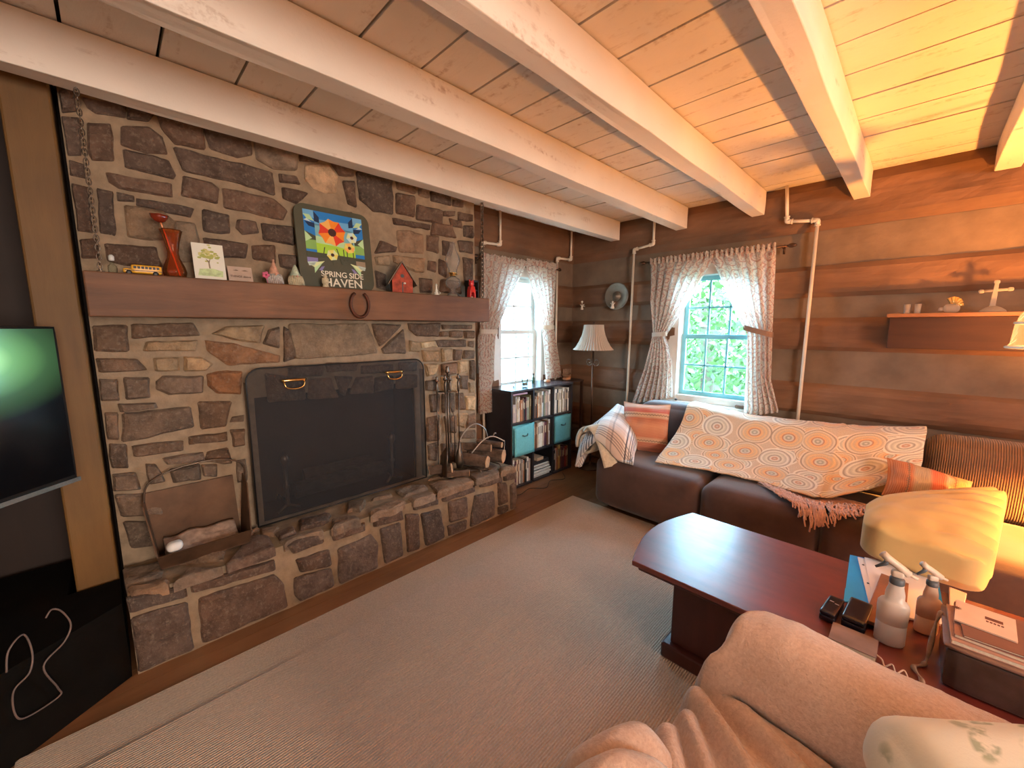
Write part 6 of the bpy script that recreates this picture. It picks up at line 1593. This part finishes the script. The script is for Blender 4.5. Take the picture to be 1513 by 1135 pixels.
# ------------------------------------------------------------------ armchair with sherpa blanket
t = thing('armchair', 'brown armchair in the foreground hidden under a sherpa blanket', 'armchair', (.3, .8, RT))
M_arm = mat('armchair_brown', (.10, .05, .035), .85, sheen=.3)
build('seat_base', G().softbox(-.27, .95, .25, 1.22, RT + .02, .44, r=.05, n=10), M_arm, t, smooth=True)
build('armrest', G().softbox(-.235, .90, 1.03, 1.235, .30, .60, r=.09, n=14), M_arm, t, smooth=True)
build('backrest', G().softbox(.68, .98, .28, 1.22, .40, .86, r=.1, n=12), M_arm, t, smooth=True)
for xx in (-.22, .85):
    for yy in (.3, 1.12): build('foot', G().box(xx, xx + .05, yy, yy + .05, RT, RT + .03), M_black, t)
m, nt, b = new_mat('sherpa'); v = coords(nt)
f = noisetex(nt, v, 120, 4, .7); g_ = noisetex(nt, v, 9, 3)
nt.links.new(mix(nt, .5, ramp(nt, g_, [(.3, (.60, .40, .31)), (.7, (.74, .53, .43))]), ramp(nt, f, [(.3, (.52, .35, .26)), (.7, (.86, .68, .56))])), b.inputs['Base Color'])
b.inputs['Roughness'].default_value = .95; b.inputs['Sheen Weight'].default_value = .9; b.inputs['Sheen Roughness'].default_value = .35
bump(nt, b, f, .8, .006); M_sherpa = m
bl = thing('sherpa_blanket', 'thick beige sherpa blanket draped in folds over the foreground armchair', 'blanket', (.2, .9, .47))
def seg_ridge(x, y, a, b_, w):
    ax, ay = a; bx_, by2 = b_; dx, dy = bx_ - ax, by2 - ay; L2 = dx * dx + dy * dy
    k = max(0, min(1, ((x - ax) * dx + (y - ay) * dy) / L2)); d = sqrt((x - ax - dx * k) ** 2 + (y - ay - dy * k) ** 2)
    return math.exp(-(d / w) ** 2) * (.35 + .65 * sin(pi * min(1, k * .9 + .1)))
folds = [((-.31, 1.02), (.02, .88), .020, .042), ((-.33, .98), (-.06, .76), .018, .046), ((-.335, .92), (-.14, .68), .016, .044), ((-.335, .84), (-.20, .62), .018, .04), ((-.20, 1.0), (.12, .93), .020, .030)]
def hz_(x, y):
    # arm roll along x at y = 1.14
    q = (y - 1.145) / .145
    arm = .500 + (.175 + .02 * max(0, 1 - abs(x + .16) * 5)) * sqrt(max(0, 1 - q * q)) if abs(q) < 1 else (.50 if y < 1.145 else .50 - (abs(q) - 1) * 1.6)
    seat = .515 + .02 * min(1, max(0, (1.0 - y) * 3))
    z = max(arm, seat) if y < 1.145 else arm
    for a, b_, w, h in folds: z += h * seg_ridge(x, y, a, b_, w) * (1 if y < 1.06 else max(0, 1 - (y - 1.06) * 8))
    z += .006 * noise.noise(Vector((x * 6, y * 6, 1))) + .0025 * noise.noise(Vector((x * 25, y * 25, 2))) + .0014 * noise.noise(Vector((x * 90, y * 90, 5)))
    # slight diagonal pull on the roll
    return z
def blanket(u, v):
    # u: across x (0 = left front edge), v: along y from near to far
    y = .30 + .985 * min(1, v / .9); drop_far = max(0, v - .9) / .1
    xe = interp([(.3, -.36), (.6, -.345), (.85, -.335), (1.0, -.33), (1.08, -.295), (1.2, -.262), (1.3, -.245)], y) + .008 * sin(y * 37)
    ua = .16
    if u < ua:
        k = u / ua; zt = hz_(xe + .03, y); x = xe - .02 * sin(pi * k) * 0 + .03 * k ** 2
        zb = .14 + .03 * sin(y * 19)
        z = zb + (zt - zb) * sin(k * pi / 2); x = xe - .018 * (1 - k) + .03 * (1 - cos(k * pi / 2))
        x += .012 * sin(y * 44) * (1 - k)
    else:
        k = (u - ua) / (1 - ua); x = xe + .03 + (.72 - xe - .03) * k; z = hz_(x, y)
    if drop_far > 0: z = max(.10, z - .30 * drop_far)
    return (x, y + .012 * sin(pi * drop_far / 2), z)
build('sherpa_cloth', G().grid(blanket, 150, 150, 0), M_sherpa, bl, smooth=True, solid=.010, solidoff=1)
g = G()
g.tube(smoothpath([(-.40, .50, .40), (-.40, .56, .52), (-.365, .63, .585), (-.325, .70, .585), (-.285, .72, .56)], 8), lambda q: .032 + .012 * sin(pi * q), 14)
g.tube(smoothpath([(-.385, .42, .47), (-.36, .52, .585), (-.31, .60, .615), (-.25, .655, .59), (-.20, .66, .55)], 8), lambda q: .030 + .014 * sin(pi * q), 14)
g.tube(smoothpath([(-.34, .42, .55), (-.28, .50, .61), (-.22, .555, .60), (-.16, .58, .56)], 8), lambda q: .028 + .012 * sin(pi * q), 14)
g.v = [tuple(Vector(p) + Vector(noise.noise_vector(Vector(p) * 11)) * .012) for p in g.v]
build('bunched_fold', g, M_sherpa, bl, smooth=True)
m, nt, b = new_mat('leaf_cushion'); v = coords(nt)
w1 = nt.nodes.new('ShaderNodeTexVoronoi'); w1.inputs['Scale'].default_value = 9; w1.inputs['Randomness'].default_value = .9
mpn = nt.nodes.new('ShaderNodeMapping'); mpn.inputs['Scale'].default_value = (1.9, .8, 1); mpn.inputs['Rotation'].default_value = (0, 0, .7); nt.links.new(v, mpn.inputs[0]); nt.links.new(mpn.outputs[0], w1.inputs['Vector'])
leaf = math_(nt, 'MULTIPLY', ramp(nt, w1.outputs['Distance'], [(.26, (1, 1, 1)), (.34, (0, 0, 0))]), ramp(nt, noisetex(nt, v, 34, 3), [(.44, (0, 0, 0)), (.56, (1, 1, 1))]))
nt.links.new(mix(nt, math_(nt, 'MULTIPLY', leaf, .8), (.76, .74, .62), (.27, .33, .20)), b.inputs['Base Color']); b.inputs['Roughness'].default_value = .85; b.inputs['Sheen Weight'].default_value = .3; bump(nt, b, noisetex(nt, v, 200, 2), .25, .002)
T = Matrix.Translation((.29, .935, .675)) @ Matrix.Rotation(radians(40), 4, 'Z') @ Matrix.Rotation(radians(10), 4, 'X')
tag(build('throw_pillow', G().softbox(-.25, .25, -.2, .2, -.075, .075, r=.072, n=20, bulge=.04, bz=(.01, .01, .035), nz=.004, T=T), m, smooth=True), 'white cushion with faded green leaves in the lower right corner', 'pillow')
cord([(-2.40, 2.30, .006), (-2.34, 2.42, .006), (-2.37, 2.58, .006), (-2.28, 2.70, .006), (-2.36, 2.86, .006), (-2.30, 3.0, .006), (-2.42, 3.12, .006)], 'thin dark cable lying on the floor in front of the bookshelf', .0028, M_black)
cord([(-2.43, 2.235, .19), (-2.428, 2.235, .08), (-2.42, 2.24, .012), (-2.36, 2.26, .010)], 'short white cable hanging at the right end of the hearth', .0045, M_white)

# ------------------------------------------------------------------ side table and lamp giving the orange light (just right of the view)
t = thing('side_table', 'small dark square side table at the right end of the sofa', 'side table', (1.02, 2.95, 0))
build('top', G().box(.84, 1.22, 2.76, 3.14, .50, .52), M_cherry2, t, bevel=.003)
for xx in (.85, 1.18):
    for yy in (2.77, 3.10): build('leg', G().box(xx, xx + .03, yy, yy + .03, .02, .4995), M_cherry2, t)
t = thing('table_lamp', 'table lamp with an amber cloth shade on the side table', 'table lamp', (1.0, 2.95, .5206))
build('base', G().lathe([(.06, 0), (.062, .01), (.03, .03), (.045, .09), (.05, .14), (.025, .2), (.012, .22), (.012, .28)], (1.0, 2.95, .521), 24), M_brass, t, smooth=True)
m, nt, b = new_mat('amber_shade'); b.inputs['Base Color'].default_value = (.7, .42, .16, 1); b.inputs['Roughness'].default_value = .9
tr = nt.nodes.new('ShaderNodeBsdfTranslucent'); tr.inputs[0].default_value = (.9, .55, .2, 1); ms = nt.nodes.new('ShaderNodeMixShader'); ms.inputs[0].default_value = .5
nt.links.new(b.outputs[0], ms.inputs[1]); nt.links.new(tr.outputs[0], ms.inputs[2]); nt.links.new(ms.outputs[0], nt.nodes['Material Output'].inputs[0])
build('lamp_shade', G().lathe([(.20, .79), (.11, .935)], (1.0, 2.95, 0), 40, cap=False), m, t, smooth=True)

# ------------------------------------------------------------------ outdoors
gd = tag(build('lawn', G().box(-16, 12, 4.1, 26, -1.6, -1.5).box(-26, -3.2, -8, 26, -1.6, -1.5), mat('dry_ground', (.14, .13, .09), .9, var=.4, scale=4)), 'pale ground of the garden outside behind the house', 'lawn'); gd['kind'] = 'stuff'
M_leaf = mat('leaves', (.09, .165, .035), .6, var=.6, scale=5, bmp=0); M_trunk = mat('tree_bark', (.12, .08, .05), .9, bmp=.5)
def tree(x, y, h, r, n, label, seed, zc=None):
    t = thing('garden_tree', label, 'tree', (x, y, -1.5)); rr = random.Random(seed)
    build('trunk', G().tube([(x, y, -1.5), (x + .1, y, h * .3), (x - .1, y + .1, h * .75)], lambda q: .16 * (1 - .6 * q), 8), M_trunk, t, smooth=True)
    g = G(); zc = zc or h * .55
    for k in range(n):
        while True:
            p = Vector([rr.uniform(-1, 1) for _ in range(3)])
            if p.length < 1: break
        p = p.normalized() * p.length ** .6; q = Vector((x + p.x * r, y + p.y * r, zc + p.z * h * .6)); s = rr.uniform(.05, .10)
        a = Vector([rr.uniform(-1, 1) for _ in range(3)]).normalized(); b_ = a.orthogonal().normalized() * s * .5; a = a * s
        g.add([q - a, q + b_, q + a, q - b_], [(0, 1, 2, 3)])
    build('foliage', g, M_leaf, t)
tree(-2.6, 7.2, 2.6, 1.3, 3600, 'leafy green tree seen through the left of the sofa window', 2, .8)
tree(-4.6, 10.2, 2.6, 1.7, 3600, 'leafy green tree seen through the middle of the sofa window', 3, .6)
tree(-5.0, 14.5, 3.4, 2.2, 3600, 'tall green tree further away outside the sofa window', 4, 1.0)
t = thing('neighbour_house', 'white clapboard house seen through the bookshelf window', 'house', (-9.5, 8.0, -1.5))
M_sid = mat('white_siding', (.5, .5, .5), .6, var=.03, bmp=0)
g = G(); z = -1.5
while z < 3.6:
    g.add([(-8.0, 3.0, z), (-8.0, 16, z), (-8.03, 16, z + .16), (-8.03, 3, z + .16), (-8.1, 3, z), (-8.1, 16, z), (-8.1, 16, z + .16), (-8.1, 3, z + .16)], [(0, 1, 2, 3), (7, 6, 5, 4), (0, 4, 5, 1), (1, 5, 6, 2), (2, 6, 7, 3), (3, 7, 4, 0)]); z += .16
g.box(-12, -8.11, 3.0, 16, -1.5, 3.66); build('clapboard_wall', g, M_sid, t)
g = G()
for yy in (8.6, 11.2): g.box(-8.0, -7.95, yy, yy + .9, .3, 1.7)
build('house_window', g, mat('house_pane', (.12, .16, .17), .2, bmp=0), t)
build('roof', G().prism([(2.6, 3.65), (16.4, 3.65), (16.4, 3.75), (2.6, 3.75)], lambda a, b_, d: (d, a, b_), -12.4, -7.6), M_sid, t)

# ------------------------------------------------------------------ light
w = bpy.data.worlds.new('sky'); sc.world = w; w.use_nodes = True
bg = w.node_tree.nodes['Background']; bg.inputs[0].default_value = (.40, .71, 1, 1); bg.inputs[1].default_value = SKY
def area(name, loc, rot, sx, sy, power, col, portal=False):
    l = bpy.data.lights.new(name, 'AREA'); l.shape = 'RECTANGLE'; l.size = sx; l.size_y = sy; l.energy = power; l.color = col
    o = bpy.data.objects.new(name, l); C.objects.link(o); o.location = loc; o.rotation_euler = rot
    if portal: l.cycles.is_portal = True
    return o
area('portal_window_2', ((W2[0] + W2[1]) / 2, WB + .15, (W2[2] + W2[3]) / 2), (radians(-90), 0, 0), W2[1] - W2[0], W2[3] - W2[2], 1, (1, 1, 1), True)
area('portal_window_1', (WA - .15, (W1[0] + W1[1]) / 2, (W1[2] + W1[3]) / 2), (0, radians(-90), 0), W1[3] - W1[2], W1[1] - W1[0], 1, (1, 1, 1), True)
# added fill lights before the blinds, behind and right of the viewer
area('fill_front', (.5, YMIN + .02, 1.45), (radians(90), 0, 0), 2.6, 1.6, P_FRONT, (1, .86, .77))
area('fill_right', (XMAX - .02, .3, 1.5), (0, radians(90), 0), 1.3, 1.3, P_RIGHT, (1, .84, .73))
l = bpy.data.lights.new('table_lamp_bulb', 'POINT'); l.energy = P_LAMP; l.color = (1, .37, .07); l.shadow_soft_size = .05
o = bpy.data.objects.new('table_lamp_bulb', l); C.objects.link(o); o.location = (1.0, 2.95, .865)
sc.view_settings.view_transform = 'Standard'; sc.view_settings.look = 'None'; sc.view_settings.gamma = 1; sc.view_settings.use_curve_mapping = False
sc.view_settings.exposure = EXPO
sc.cycles.use_denoising = True
sc.cycles.max_bounces = 8; sc.cycles.transparent_max_bounces = 16; sc.cycles.caustics_reflective = False; sc.cycles.caustics_refractive = False; sc.cycles.sample_clamp_indirect = 6
